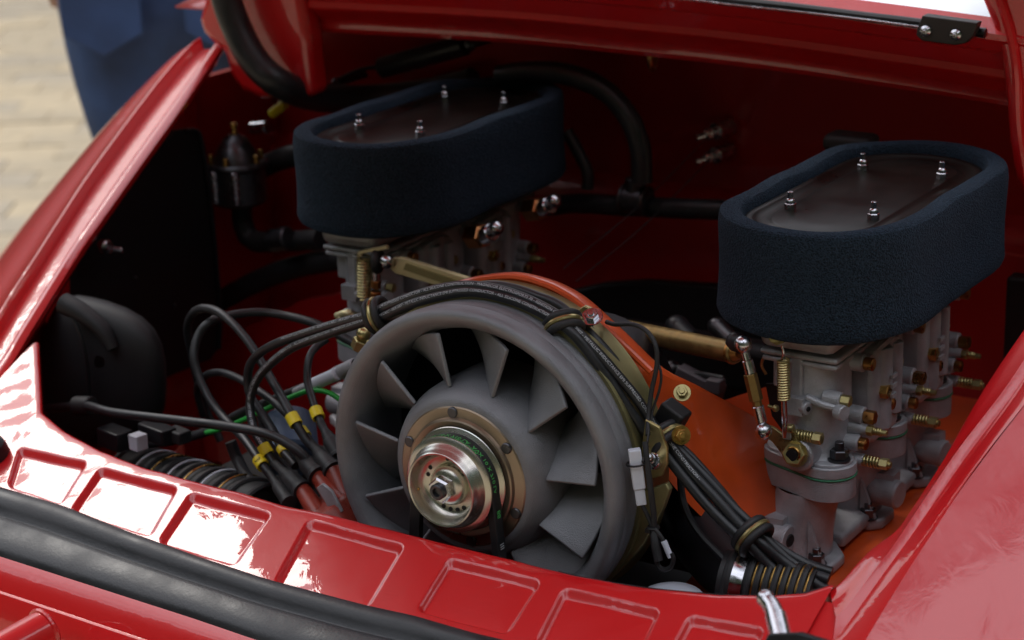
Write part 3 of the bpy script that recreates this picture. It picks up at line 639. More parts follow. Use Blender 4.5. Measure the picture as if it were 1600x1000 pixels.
# orange-red shroud behind the fan
shd = thing('fan_shroud', (.1, .12, -.2), 'orange painted shroud arching over the fan and spreading right to the carburettor', 'shroud')
stn = []   # inner edge (behind cables) , ridge , crown, back
ridge = [(640, 478), (690, 452), (735, 438), (800, 431), (850, 443), (885, 460), (912, 480), (962, 526), (1018, 579), (1070, 606), (1119, 632), (1160, 655), (1186, 674), (1235, 690)]
inner = [(660, 500), (700, 478), (740, 465), (795, 458), (838, 470), (866, 486), (892, 508), (930, 555), (970, 620), (1010, 700), (1080, 790), (1130, 830), (1190, 870), (1240, 900)]
yr = [.075]*8+[.088, .115, .15, .175, .195, .215]
yi = [.078]*8+[.080, .085, .095, .115, .145, .175]
rows = []
for k, ((a, c), (d, e)) in enumerate(zip(ridge, inner)):
    R_ = P(a, c, y=yr[k]); In = P(d, e, y=yi[k]); top = R_+Vector((0, .016, -.003)); 
    mid = P((a+d)/2, (c+e)/2, y=(yr[k]+yi[k])/2-.004*(k > 8))
    rows.append([In+Vector((0, .01, 0)), In, mid, In.lerp(R_, .8)+Vector((0, -.002, 0)), R_+Vector((0, .002, .0008)), R_+Vector((0, .006, .0008)), top, R_+Vector((.0, .032, -.018)), R_+Vector((0, .05, -.05)), R_+Vector((0, .06, -.12))])
rows = [list(r) for r in zip(*[smooth_path([r[c] for r in rows], 4) for c in range(len(rows[0]))])]
b = MB(); b.loft(rows); b.build('front_shell', 'orange', shd, sharp=.6, solid=.0015)
b = MB(); b.tube([P(a, c, y=.0735) for a, c in [(690, 454), (735, 440), (800, 433), (850, 445), (885, 462), (912, 482), (962, 528), (1018, 581)]], .0028, 8); b.build('lip', 'orange', shd)
b = MB(); b.lathe(Y([(.122, .060), (.1225, .075), (.112, .085), (.095, .10), (.05, .11)]), FY, 64); b.build('dark_backing', 'blackplastic', shd)  # black backing added to keep the gaps between the blades dark
# lower tin plate carrying the carburettors
b = MB(); b.slab([(.12, .10, -.1095), (.36, .06, -.1095), (.40, .60, -.1095), (.05, .60, -.1095)], (0, 0, -.006)); b.build('deck_plate', 'orange', shd)
b = MB(); b.slab([P(1112, 632, y=.30), P(1172, 612, y=.31), P(1245, 590, y=.33), P(1260, 700, y=.31), P(1240, 780, y=.29), P(1190, 790, y=.29), P(1120, 700, y=.30)], (0, .006, -.002)); b.build('side_plate', 'orange', shd)
b = MB(); b.box(P(1044, 662, y=.062), (.020, .016, .032), Matrix.Rotation(.5, 4, 'Y')); tag(b.build('rubber_block', 'blackpanel', bevel=.002), 'square black rubber block beside the third cable clamp', 'block')
def hexbolt(name, a, axis, r, hgt, mt, label, cat, parent=None, washer=True):
    a = Vector(a); ax = Vector(axis).normalized(); b = MB()
    if washer: b.lathe([(0, 0), (r*1.45, 0), (r*1.55, r*.1), (r*1.5, r*.25), (0, r*.25)], frame(a, ax), 24)
    b.hexa(a+ax*r*.2, a+ax*(hgt), r); b.cyl(a+ax*hgt*.9, a+ax*(hgt*1.25), r*.5)
    o = b.build(name, mt, parent, sharp=.4)
    if parent is None: tag(o, label, cat)
    return o
ct = P(925, 496, y=.052)
b = MB(); b.slab([P(a, c, y=.056) for a, c in [(896, 490), (912, 478), (936, 488), (938, 500), (918, 514), (900, 506)]], (0, .004, 0)); tab = thing('strap_bolt', ct, 'large bright bolt with washer on the orange shroud above the fan', 'bolt'); b.build('bracket', 'zinc', tab, bevel=.0008)
hexbolt('bolt', ct, (.15, -.55, .8), .0052, .0050, 'steel', '', '', tab)
hexbolt('shroud_bolt', P(1066, 614, y=.085), (.35, -.75, .55), .0042, .006, 'zinc', 'small yellow zinc bolt standing on the ridge of the orange shroud', 'bolt')
b = MB()

# ------------------------------------------------------------------ ignition cables
CR = .0038
TXT = 'MAGNECOR ELECTROSPORTS 70 - IGNITION CABLE - 8828 2007 - METALLIC INDUCTANCE EMI SUPPRESSED CONDUCTOR - ALL SILICONE CONSTRUCTION - '
PATHS = []
def cable(name, pts, r, label, cat='cable', mt='rubber', text=None, start=0, size=.0032, side=None, group=None):
    PATHS.append(smooth_path(pts, 8))
    b = MB(); b.tube(pts, r, 14, 8); 
    if text is None: return tag(b.build(name, mt), label, cat, group)
    path = smooth_path(pts, 8); o = thing(name, pts[0], label, cat, group)
    b.build('sheath', mt, o); lettering(text, path, r, size, side or TOCAM, start, 'print', o)
    return o
def mix(pts): return [P(a, c, y=y) for a, c, y in pts]
cA = mix([(462, 728, .040), (452, 716, .045), (442, 704, .05), (430, 679, .06), (412, 650, .07), (390, 615, .075), (388, 580, .075), (400, 557, .07), (429, 538, .065), (474, 522, .055), (532, 504, .048), (570, 494, .042), (592, 484, .038), (645, 463, .034), (687, 451, .034), (730, 446, .034), (772, 451, .034), (815, 464, .034), (857, 484, .033), (889, 506, .033), (932, 549, .035), (968, 590, .04), (996, 624, .045), (1023, 666, .05), (1054, 704, .05), (1079, 736, .05), (1118, 778, .05), (1156, 820, .05), (1188, 848, .05), (1222, 876, .055), (1268, 908, .06), (1310, 932, .065)])
cable('ignition_cable', cA, CR, 'outer of the two printed black ignition cables over the fan and down to lower right', text=TXT+TXT, start=.18, side=TOCAM+Vector((.1, 0, .5)))
cB = mix([(432, 730, .042), (417, 706, .045), (402, 682, .048), (393, 655, .055), (391, 625, .06), (400, 596, .06), (418, 573, .06), (455, 544, .055), (506, 524, .05), (560, 506, .043), (595, 496, .038), (645, 474, .030), (709, 458, .030), (750, 457, .030), (794, 467, .030), (826, 479, .030), (868, 501, .029), (900, 526, .029), (945, 584, .034), (979, 634, .038), (1003, 668, .042), (1022, 690, .045), (1044, 716, .045), (1073, 752, .045), (1105, 790, .045), (1143, 828, .045), (1172, 853, .046), (1205, 886, .05), (1240, 915, .05)])
cable('ignition_cable', cB, CR, 'inner of the two printed black ignition cables, nearest the fan rim', text=TXT[26:]+TXT, start=.02, side=TOCAM+Vector((-.1, 0, .35)))
for k, (pts, lab) in enumerate([
    ([(575, 508, .045), (611, 496, .040), (666, 480, .036), (709, 474, .036), (751, 473, .036), (794, 482, .036), (836, 496, .034), (868, 510, .034), (900, 535, .036)], 'plain black cable tucked under the printed pair on top of the fan'),
    ([(700, 458, .055), (760, 446, .055), (800, 450, .055), (840, 463, .055), (875, 478, .055), (912, 512, .055), (940, 540, .056), (965, 570, .058), (990, 606, .06), (1010, 646, .062), (1034, 680, .06), (1060, 702, .06), (1105, 748, .06), (1143, 790, .06), (1172, 818, .06), (1215, 860, .062), (1250, 888, .064), (1295, 905, .066)], 'plain black cable between the printed pair and the orange shroud edge'),
    ([(868, 478, .062), (905, 500, .062), (935, 528, .062), (965, 560, .064), (995, 602, .066), (1016, 645, .068), (1040, 682, .066), (1075, 710, .066), (1120, 760, .066), (1160, 808, .066), (1200, 844, .068), (1250, 876, .072), (1300, 894, .075)], 'plain black cable hugging the orange shroud, rightmost of the bundle'),
    ([(1060, 730, .06), (1090, 770, .06), (1120, 805, .06), (1150, 835, .06), (1185, 868, .062), (1215, 900, .065), (1240, 925, .07)], 'short dark cable under the bundle below the third clamp')]):
    cable('ignition_cable', mix(pts), CR*.95, lab)
cable('ignition_cable', mix([(428, 750, .034), (408, 723, .039), (381, 685, .06), (352, 655, .08), (328, 624, .09), (311, 589, .095), (303, 554, .10), (311, 522, .11), (330, 502, .12), (358, 493, .14), (400, 488, .16), (440, 492, .17), (496, 507, .17), (560, 540, .17)]), CR, 'long black ignition cable in the big left loop ending at the sleeve marked 3')
cable('ignition_cable', mix([(488, 698, .048), (476, 684, .048), (459, 656, .05), (442, 624, .06), (416, 579, .08), (391, 538, .09), (365, 507, .10), (340, 487, .11), (316, 482, .12), (300, 492, .13), (293, 515, .14), (300, 555, .15), (310, 600, .16), (322, 640, .17), (345, 690, .17)]), CR, 'black ignition cable forming the highest arch of the loops at left')
cable('ignition_cable', mix([(496, 705, .05), (468, 668, .06), (442, 641, .07), (423, 624, .08), (394, 604, .09), (370, 590, .10), (343, 582, .11), (320, 588, .13), (308, 610, .15), (318, 650, .16)]), CR*.9, 'black ignition cable in the small low arch behind the big left loop')
cable('ignition_cable', mix([(512, 680, .05), (497, 650, .06), (487, 620, .07), (480, 592, .08), (483, 560, .09), (494, 542, .10), (510, 530, .11)]), CR*.85, 'short black ignition cable rising just left of the fan to its own yellow sleeve')
cable('ignition_cable', mix([(60, 640, .08), (100, 636, .07), (136, 634, .05), (180, 645, .035), (280, 657, .03), (360, 667, .03), (420, 679, .03), (460, 700, .032), (484, 722, .035)]), CR*1.05, 'black cable running level from the grommet at left to the distributor')
cable('ignition_cable', mix([(407, 650, .075), (418, 690, .07), (440, 720, .07), (462, 742, .07)]), CR*.9, 'dark cable dropping behind the yellow sleeves to the distributor')
# wires
cable('green_wire', mix([(322, 676, .10), (346, 670, .10), (378, 657, .10), (423, 636, .10), (461, 618, .10), (487, 610, .10), (512, 613, .10), (534, 626, .10)]), .0022, 'bright green wire curving behind the cables left of the fan', 'wire', 'green')
cable('wiring_harness', mix([(190, 694, .10), (260, 690, .10), (330, 672, .105), (372, 648, .11), (420, 628, .11), (474, 606, .11), (520, 586, .11), (556, 568, .11)]), .0042, 'black taped harness running behind the green wire to the fan', 'harness', 'softrubber')
b = MB(); b.cyl(P(491, 600, y=.105), P(527, 584, y=.105), .0055); tag(b.build('cable_sleeve', 'white'), 'white sleeve on the grey lead just left of the fan', 'sleeve')
b = MB(); b.cyl(P(523, 586, y=.11), P(556, 570, y=.11), .0062); b.cyl(P(462, 614, y=.108), P(492, 599, y=.108), .0045); tag(b.build('grey_lead', 'castd'), 'grey lead holding the white sleeve left of the fan', 'lead')
cable('thin_wire', mix([(948, 503, .07), (962, 507, .065), (990, 507, .06), (1012, 519, .055), (1025, 542, .05), (1026, 572, .048), (1018, 612, .045), (1013, 650, .04), (1012, 680, .03)]), .0017, 'thin black wire looping from the bright bolt down to the third clamp', 'wire', 'softrubber')
cable('thin_wire', mix([(1026, 560, .055), (1033, 585, .052), (1030, 610, .05), (1020, 640, .045), (1017, 660, .04)]), .0010, 'very thin black wire beside the looped wire on the shroud', 'wire', 'softrubber')
# wires hanging with the white connector
hx = thing('connector_lead', P(1020, 880, y=.015), 'hanging leads with white plastic connector right of the fan', 'connector lead')
fr = frame((0, 0, 0), P(1006, 745, y=.01)-P(992, 702, y=.01))
b = MB(); a0 = P(991, 702, y=.012); a1 = P(999, 763, y=.012); m = (a0+a1)/2; fm = frame((0, 0, 0), a0-a1, TOCAM); b.box(m, (.0088, .0075, (a1-a0).length), fm); b.build('plug', 'white', hx, bevel=.0008)
a0 = P(999, 763, y=.012); a1 = P(1002, 788, y=.012); b = MB(); b.box((a0+a1)/2, (.0072, .006, (a1-a0).length), fm); b.build('socket', 'white', hx, bevel=.0006)
b = MB(); m_ = P(994, 724, y=.012); b.torus(m_, a0-P(991, 702, y=.012), .0068, .0008, 20, 6); b.build('cable_tie', 'blackpanel', hx)
b = MB(); b.tube(mix([(1004, 722, .010), (1010, 700, .02), (1014, 672, .03)]), .0009, 6); b.tube(mix([(1008, 690, .018), (1011, 720, .014), (1016, 760, .012), (1021, 800, .012), (1022, 824, .012)]), .0022, 10); b.tube(mix([(1003, 788, .012), (1012, 806, .012), (1020, 824, .012)]), .0016, 8)
b.tube(mix([(1021, 822, .012), (1022, 850, .010), (1027, 880, .010), (1036, 890, .010), (1048, 886, .010), (1052, 874, .010), (1049, 864, .010)]), .0018, 8); b.tube(mix([(1022, 826, .012), (1024, 850, .008), (1029, 876, .006)]), .0034, 10); b.tube(mix([(1023, 826, .010), (1031, 836, .010), (1038, 848, .010)]), .0016, 8); b.build('wires', 'softrubber', hx)
b = MB(); b.torus(P(1021, 824, y=.012), (0, 0, 1), .0036, .0012, 16, 6); b.box(P(1013, 829, y=.008), (.004, .003, .003)); b.build('knot_tie', 'blackpanel', hx)
b = MB(); b.cyl(P(1037, 845, y=.010), P(1048, 871, y=.010), .0022); b.build('terminal', 'white', hx)

# rubber cable clamps (grommet pairs with a metal band)
def clamp(cpt, axis, R, label, sx=1, tail=None):
    axis = Vector(axis); ia = Vector(AX[0])*axis.dot(Vector(AX[0]))+Vector(AX[1])*axis.dot(Vector(AX[1])); axis = ia.normalized()*.88+TOCAM*.42
    o = thing('cable_clamp', cpt, label, 'cable clamp', 'rubber cable clamps along the ignition cables'); ax = Vector(axis).normalized()
    for s_ in (-1, 1):
        b = MB(); b.torus(Vector(cpt)+ax*.0042*s_, ax, R, .0032, 36, 12, sx=sx); b.build('rubber_ring', 'softrubber', o)
    b = MB(); b.torus(Vector(cpt), ax, R+.0014, .0020, 36, 8, sx=sx); b.build('metal_band', 'zinc', o)
    if tail is not None:
        t0, t1 = tail; hexbolt('clamp_bolt', t0, t1, .0045, .006, 'brass', '', '', o)
    return o
clamp(P(590, 492, y=.042), P(620, 478, y=.038)-P(560, 502, y=.048)+Vector((0, -.02, 0)), .0112, 'rubber clamp round the cables at the upper left of the fan')
clamp(P(881, 509, y=.036), P(912, 535, y=.036)-P(850, 485, y=.036)+Vector((0, -.035, 0)), .0118, 'rubber clamp round the cables at the upper right of the fan, below the big bolt')
clamp(P(1040, 688, y=.052), P(1054, 704, y=.05)-P(1023, 666, y=.05), .0135, 'rubber clamp with brass bolt round the cables right of the fan', tail=(P(1064, 680, y=.040), (.6, -.7, .3)))
clamp(P(1176, 838, y=.053), P(1195, 858, y=.05)-P(1150, 812, y=.05), .0128, 'rubber clamp round the cables at lower right, beside the grey manifold foot')

# spark lead boots, sleeves and distributor towers
def boot(a, bpt, r, label, kind='rubber'):
    o = thing('lead_boot', bpt, label, 'lead boot', 'rubber boots on the distributor towers'); A = Vector(a); B = Vector(bpt); L = (B-A).length
    b = MB(); b.lathe([(0, 0), (r*.42, 0), (r*.45, L*.25), (r*.55, L*.33), (r*.62, L*.36), (r*.66, L*.45), (r*.82, L*.52), (r*.9, L*.56), (r*.95, L*.9), (r*1.05, L*.93), (r*1.05, L), (0, L)], frame(A, B-A), 22); b.build('boot', 'softrubber', o, sharp=.5); return o
boot(P(429, 724, y=.042), P(474, 768, y=.02), .0085, 'large black rubber boot nearest the front edge, on the lowest red tower')
boot(P(458, 700, y=.045), P(498, 744, y=.028), .0085, 'black rubber boot in the middle of the three over the red towers')
boot(P(484, 690, y=.05), P(522, 736, y=.032), .0085, 'black rubber boot nearest the fan over the upper red tower')
boot(P(416, 732, y=.038), P(452, 786, y=.01), .0062, 'slim black rubber boot below the sleeve marked 3')
boot(P(500, 660, y=.055), P(530, 712, y=.045), .0075, 'black rubber boot half hidden behind the rim of the fan')
dc = thing('distributor_cap', P(510, 830, y=.03), 'red brown distributor cap with towers rising left of the fan', 'distributor cap')
for a, c, r in ((P(472, 764, y=.022), P(505, 815, y=.005), .0068), (P(496, 742, y=.03), P(530, 790, y=.015), .0068), (P(520, 733, y=.034), P(556, 810, y=.02), .0078)):
    b = MB(); b.cyl(a, c, r, r*1.25, n=20); b.build('tower', 'redbrown', dc)
b = MB(); b.cyl(P(500, 790, y=.01), P(540, 850, y=.02), .024, .03, n=24); b.build('cap_base', 'redbrown', dc)
b = MB(); b.slab([P(a, c, y=.004) for a, c in [(494, 762), (503, 756), (518, 768), (534, 800), (520, 806)]], (0, .003, 0)); b.build('spring_clip', 'castd', dc, bevel=.0006)
for i, (px0, px1, dy, lab, tx) in enumerate([((410, 697), (420, 711), .046, 'plain yellow sleeve on the cable just above the sleeve marked 3', None), ((401, 714), (414, 732), .039, 'yellow cable sleeve marked 3, lowest of the yellow sleeves', '3'),
        ((454, 648), (466, 666), .052, 'plain yellow sleeve in the middle of the cables left of the fan', None), ((476, 665), (483, 680), .055, 'narrow yellow sleeve marked 4 behind the middle sleeve', '4'),
        ((491, 638), (501, 656), .062, 'yellow sleeve nearest to the fan rim, on the short cable', None), ((438, 697), (448, 708), .06, 'yellow corner of a sleeve peeping out between two cables', None)]):
    pth = PATHS[(1, 6, 7, 8, 9, 0)[i]]; tgt = ((px0[0]+px1[0])/2, (px0[1]+px1[1])/2); best = None
    for q in range(1, len(pth)-1):
        v = AX @ (np.array(pth[q])-CAM); e = (800+FPX*v[0]/-v[2]-tgt[0])**2+(500-FPX*v[1]/-v[2]-tgt[1])**2
        if best is None or e < best[0]: best = (e, q)
    q = best[1]; tg = (pth[q+1]-pth[q-1]).normalized(); tg = tg if (AX[1] @ np.array(tg)) < 0 else -tg
    hl = (.0046, .0050, .0050, .0045, .0048, .0036)[i]; A = pth[q]-tg*hl; B = pth[q]+tg*hl; o = thing('yellow_sleeve', B, lab, 'sleeve', 'yellow sleeves on the ignition cables')
    r_ = (.0054, .0056, .0056, .0046, .0054, .0046)[i]
    b = MB(); b.lathe([(r_*.8, 0), (r_, 0), (r_, (B-A).length), (r_*.8, (B-A).length)], frame(A, B-A), 22); b.build('tube', 'yellow', o, sharp=.4)
    if tx:
        d_ = (B-A).normalized(); sidev = TOCAM.cross(d_)
        cpath = [A+(B-A)*(.5)-sidev*.01+sidev*.02*k/10 for k in range(11)]
        cu = bpy.data.curves.new('t', 'FONT'); cu.body = tx; cu.size = .0075; to = bpy.data.objects.new('t', cu); COL.objects.link(to)
        me = bpy.data.meshes.new_from_object(to.evaluated_get(bpy.context.evaluated_depsgraph_get())); bpy.data.objects.remove(to)
        vs = []
        tc_ = (TOCAM-d_*TOCAM.dot(d_)).normalized(); sv = d_.cross(tc_)
        for v in me.vertices:
            an = (v.co.y-.0026)/r_; vs.append(A.lerp(B, .5)+d_*(v.co.x-.002)+(tc_*cos(an)+sv*sin(an)*1)*(r_+.00025))
        mb = MB(); mb.add(vs, [tuple(p.vertices) for p in me.polygons]); mb.build('numeral', 'blackink', o)

# bits behind the rear panel on the left
hs_ = thing('intake_hose', P(330, 760, y=.04), 'black ribbed air hose with pale rings behind the rear panel at left', 'hose')
a0 = P(215, 748, y=.085); a1 = P(420, 812, y=.03)
for k in range(9):
    t = k/8; c = a0.lerp(a1, t); b = MB(); b.torus(c, (a1-a0)+Vector((0, -.02, .0)), .029, .003, 40, 8); b.build('rib', 'softrubber', hs_)
b = MB(); b.tube([a0, a0.lerp(a1, .5), a1], .0285, 28, 4); b.build('wall', 'blackpanel', hs_)
for k in range(6):
    t = (k+1.5)/8; c = a0.lerp(a1, t); b = MB(); b.torus(c, (a1-a0)+Vector((0, -.02, .0)), .0312, .0009, 40, 6); b.build('wire_ring', 'brass' if k % 2 else 'white', hs_)
cb = thing('connector_block', P(190, 720, y=.05), 'black multi plug connector with white socket lying behind the rear panel at left', 'connector')
b = MB(); b.box(P(180, 684, y=.055), (.030, .018, .017), Matrix.Rotation(-.2, 4, 'Z')); b.build('plug', 'blackplastic', cb, bevel=.0015)
b = MB(); b.box(P(216, 690, y=.046), (.012, .012, .014), Matrix.Rotation(-.2, 4, 'Z')); b.build('socket', 'white', cb, bevel=.001)
b = MB(); b.box(P(246, 676, y=.065), (.035, .016, .014), Matrix.Rotation(-.2, 4, 'Z')); b.build('cover', 'blackplastic', cb, bevel=.0015)
b = MB(); b.box(P(278, 680, y=.07), (.022, .014, .011), Matrix.Rotation(-.2, 4, 'Z')); b.build('cover', 'softrubber', cb, bevel=.0015)
b = MB(); b.cyl(P(456, 720, y=.10), P(450, 660, y=.13), .024, n=28); tag(b.build('canister', 'blueplastic', bevel=0), 'blue grey round canister half hidden behind the yellow sleeves', 'canister')
cable('harness_branch', mix([(360, 690, .06), (372, 720, .06), (390, 750, .05), (430, 780, .04)]), .005, 'black cable sagging into the gap left of the slim boot', 'cable', 'softrubber')
b = MB(); b.box((-.17, .12, -.12), (.34, .14, .05)); tag(b.build('engine_tin', 'blackpanel', bevel=.01), 'flat black engine cover low in the bay left of the fan', 'cover')

# lower right: black duct, ribbed hose with bright clip, white cap
dk = thing('heater_duct', P(1090, 900, y=.09), 'black moulded heater duct sweeping down right of the fan', 'duct')
b = MB(); b.tube(mix([(1085, 690, .16), (1082, 760, .14), (1095, 820, .12), (1125, 870, .10), (1165, 910, .08)]), lambda t: .032-.009*t, 20); b.build('shell', 'blackplastic', dk)
b = MB(); b.tube(mix([(1062, 730, .085), (1068, 785, .075), (1090, 830, .065), (1135, 878, .055)]), .0028, 8); b.build('seam', 'blackplastic', dk)
rh = thing('ribbed_hose', P(1190, 930, y=.04), 'black ribbed hose with a bright steel clip at the bottom right corner of the opening', 'hose')
a0 = P(1145, 905, y=.05); a1 = P(1270, 935, y=.06); ax_ = a1-a0
b = MB(); b.tube([a0-ax_*.12, a0.lerp(a1, .5), a1], .0205, 30, 4); b.build('wall', 'softrubber', rh)
b = MB(); fr_ = frame(a0+ax_*.09, ax_); b.lathe([(.0212, -.006), (.0222, -.0062), (.0225, 0), (.0222, .0062), (.0212, .006)], fr_, 48); b.build('clip', 'steel', rh, sharp=.5)
for k in range(7):
    c = a0+ax_*(.26+.105*k); b = MB(); b.torus(c, ax_, .0208, .0026, 40, 8); b.build('rib', 'softrubber', rh)
    b = MB(); b.torus(c+ax_.normalized()*.0034, ax_, .0216, .0008, 40, 6); b.build('wire_ring', 'brass', rh)
b = MB(); b.torus(a0, ax_, .0205, .0035, 40, 8); b.build('cuff', 'softrubber', rh)
b = MB(); b.lathe([(0, .012), (.012, .011), (.024, .006), (.028, 0), (.028, -.02), (0, -.02)], frame(P(1048, 918, y=.02)+Vector((0, 0, -.0145)), (0, -.1, 1)), 32); tag(b.build('filler_cap', 'white', subd=0), 'white round cap peeping over the rear panel right of the fan', 'cap')
b = MB(); b.box((.10, .11, -.14), (.22, .10, .03)); b.slab([P(930, 760, y=.20), P(1150, 740, y=.20), P(1210, 930, y=.20), P(900, 960, y=.20)], (0, .01, 0)); tag(b.build('engine_tin', 'blackpanel'), 'flat black engine cover low in the bay right of the fan', 'cover')

# ------------------------------------------------------------------ throttle shaft, link rod, lever, spring
ts = thing('throttle_shaft', P(1050, 540, y=.2), 'brass coloured cross shaft running from behind the fan to the right carburettor', 'shaft')
b = MB(); s0 = P(940, 508, y=.24); s1 = P(1150, 551, y=.155); b.cyl(s0, s1, .0085, n=20); b.build('rod', 'zinc', ts); ts.children[0].data.materials[0] = M['bronze2'] = mat('dull_brass_shaft', (.33, .22, .08), .38, .85, var=.3, vscale=120)
b = MB(); dv = (s1-s0).normalized(); b.cyl(s1-dv*.004, s1+dv*.004, .0095, .004, n=20); b.build('end_cap', 'bronze', ts)
lk = thing('throttle_link', P(1180, 680, y=.155), 'upright throttle link with two bright ball joints and brass turnbuckle beside the right carburettor', 'link rod')
def seg(a, c, r, mt, name, hexy=False, n=18):
    b = MB(); (b.hexa if hexy else b.cyl)(a, c, r); return b.build(name, mt, lk, sharp=.4)
yk = .150
b = MB(); b.ball(P(1161, 538, y=yk-.004), .0068); b.build('ball_joint', 'steel', lk)
b = MB(); b.ball(P(1151, 536, y=yk+.006), .0088, sc=(1, .8, 1)); b.cyl(P(1140, 534, y=yk+.01), P(1154, 537, y=yk+.004), .004); b.build('ball_socket', 'blackplastic', lk)
seg(P(1163, 548, y=yk), P(1168, 566, y=yk), .0034, 'steel', 'rod_end'); seg(P(1167, 562, y=yk), P(1173, 584, y=yk), .0044, 'steel', 'rod_collar')
seg(P(1172, 584, y=yk), P(1182, 626, y=yk), .0052, 'bronze2', 'turnbuckle', True); seg(P(1182, 626, y=yk), P(1184, 634, y=yk), .0036, 'bronze2', 'lock_nut', True)
seg(P(1184, 634, y=yk), P(1190, 660, y=yk), .0044, 'steel', 'rod_collar'); seg(P(1189, 658, y=yk), P(1192, 668, y=yk), .0034, 'steel', 'rod_end')
b = MB(); b.ball(P(1193, 674, y=yk-.004), .0066); b.build('ball_joint', 'steel', lk)
lv = thing('throttle_lever', P(1240, 720, y=.168), 'yellow zinc throttle lever with big nut at the foot of the right carburettor', 'lever')
b = MB(); b.slab([P(a, c, y=.160) for a, c in [(1196, 664), (1208, 668), (1224, 680), (1232, 668), (1240, 670), (1246, 690), (1258, 700), (1262, 714), (1252, 726), (1238, 726), (1226, 716), (1206, 690), (1196, 684)]], (0, .003, 0)); b.build('plate', 'zinc', lv, bevel=.0005)
b = MB(); b.hexa(P(1243, 708, y=.161), P(1239, 710, y=.152), .0088); b.lathe([(.0095, 0), (.0105, .001), (.0105, .002), (0, .002)], frame(P(1243, 708, y=.160), (0, -1, 0)), 24); b.build('nut', 'zinc', lv, sharp=.3)
b = MB(); b.lathe([(.0045, 0), (.0045, .003), (0, .003)], frame(P(1239, 710, y=.1535), (0, -1, 0)), 18); b.build('shaft_end', 'blackpanel', lv)
b = MB(); b.torus(P(1239, 710, y=.1525), (0, 1, 0), .0052, .0009, 24, 6); b.build('nut_lip', 'brass', lv)
b = MB(); b.cyl(P(1226, 668, y=.156), P(1240, 670, y=.156), .0035); b.build('lever_pin', 'zinc', lv)
sp = thing('return_spring', P(1225, 690, y=.152), 'coiled return spring hanging beside the right carburettor throat', 'spring')
b = MB(); b.spring(P(1224, 562, y=.152), P(1225, 625, y=.152), .0042, .00085, 16); b.build('coil', 'zinc', sp)
b = MB(); b.tube([P(1222, 540, y=.152), P(1224, 552, y=.152), P(1222, 562, y=.152)], .0009, 6); b.tube([P(1222, 622, y=.152), P(1223, 650, y=.152), P(1226, 684, y=.152)], .0009, 6); b.tube([P(1228, 622, y=.152), P(1229, 655, y=.152), P(1227, 684, y=.152)], .0009, 6); b.build('hook', 'steel', sp)
b = MB(); b.cyl(P(1200, 634, y=.17), P(1214, 640, y=.17), .0014); b.ball(P(1212, 638, y=.17), .0028); tag(b.build('adjuster', 'zinc'), 'tiny brass adjuster behind the return spring of the right carburettor', 'screw')
b = MB(); b.slab([P(a, c, y=.19) for a, c in [(1196, 600), (1214, 600), (1226, 650), (1222, 672), (1206, 650)]], (0, .003, 0)); tag(b.build('linkage_plate', 'blackpanel'), 'dark linkage plate behind the return spring at the right carburettor', 'plate')
# clutter behind the link rod
for k, (px, py, r, mt) in enumerate([(1120, 510, .008, 'darksteel'), (1058, 512, .011, 'blackplastic'), (1125, 640, .004, 'darksteel'), (1050, 575, .007, 'darksteel')]):
    b = MB(); c = P(px, py, y=.38); b.cyl(c, c+Vector((.02, -.01, -.008)), r); b.ball(c, r*1.05); tag(b.build('pipe_union', mt), ['small dark union under the left edge of the right filter', 'round black cap behind the cross shaft near the shroud', 'small dark fitting low behind the throttle link', 'small dark fitting behind the shroud ridge'][k], 'fitting')
b = MB(); b.box(P(1094, 598, y=.36), (.045, .014, .014), Matrix.Rotation(.3, 4, 'Y')); b.box(P(1118, 602, y=.355), (.014, .012, .012)); M['greyplastic'] = mat('grey_plastic', (.11, .10, .11), .5); tag(b.build('plug_connector', M['greyplastic'], bevel=.001), 'grey plug connector lying in the dark behind the orange shroud', 'connector')
b = MB(); b.tube(mix([(1040, 590, .37), (1060, 575, .36), (1072, 590, .36), (1090, 585, .36), (1130, 592, .36)]), .003, 8); tag(b.build('pipe', 'softrubber'), 'thin black pipe winding in the dark behind the orange shroud', 'pipe')
b = MB(); b.box(P(1100, 560, y=.45), (.22, .03, .05)); tag(b.build('engine_tin', 'blackpanel', bevel=.01), 'black engine cover behind the cross shaft in the middle of the bay', 'cover')

# left bank: pale zinc lever arm, spring and link below the left filter
la = thing('slotted_lever', P(650, 440, y=.25), 'pale zinc channel arm with a slot below the left filter', 'lever')
A_ = [P(a, c, y=.245) for a, c in [(612, 403), (626, 402), (735, 436), (760, 452), (742, 470), (700, 452), (618, 428), (606, 418)]]
b = MB(); b.slab(A_, (0, .005, 0)); b.build('channel', 'zinc', la, bevel=.001); M['palezinc'] = mat('pale_zinc', (.68, .60, .34), .4, .6, var=.15); la.children[0].data.materials[0] = M['palezinc']
b = MB(); b.slab([P(a, c, y=.2435) for a, c in [(634, 412), (734, 445), (728, 455), (630, 421)]], (0, .002, 0)); b.build('slot', 'olive', la)
b = MB(); b.ball(P(604, 409, y=.24), .0068); b.cyl(P(586, 408, y=.24), P(612, 411, y=.245), .0052); b.build('ball_joint', 'steel', la)
b = MB(); b.torus(P(590, 408, y=.242), (1, .3, 0), .008, .004); b.build('rubber_boot', 'softrubber', la)
b = MB(); b.cyl(P(588, 420, y=.24), P(588, 438, y=.24), .0040); b.build('rod_end', 'steel', la)
b = MB(); b.hexa(P(588, 438, y=.24), P(587, 450, y=.24), .0045); b.cyl(P(587, 455, y=.24), P(586, 475, y=.24), .005); b.build('turnbuckle', 'bronze', la)
sp2 = thing('return_spring', P(570, 470, y=.24), 'coiled return spring hanging below the left filter', 'spring')
b = MB(); b.spring(P(569, 400, y=.24), P(569, 466, y=.24), .0058, .0011, 14); b.build('coil', 'zinc', sp2)
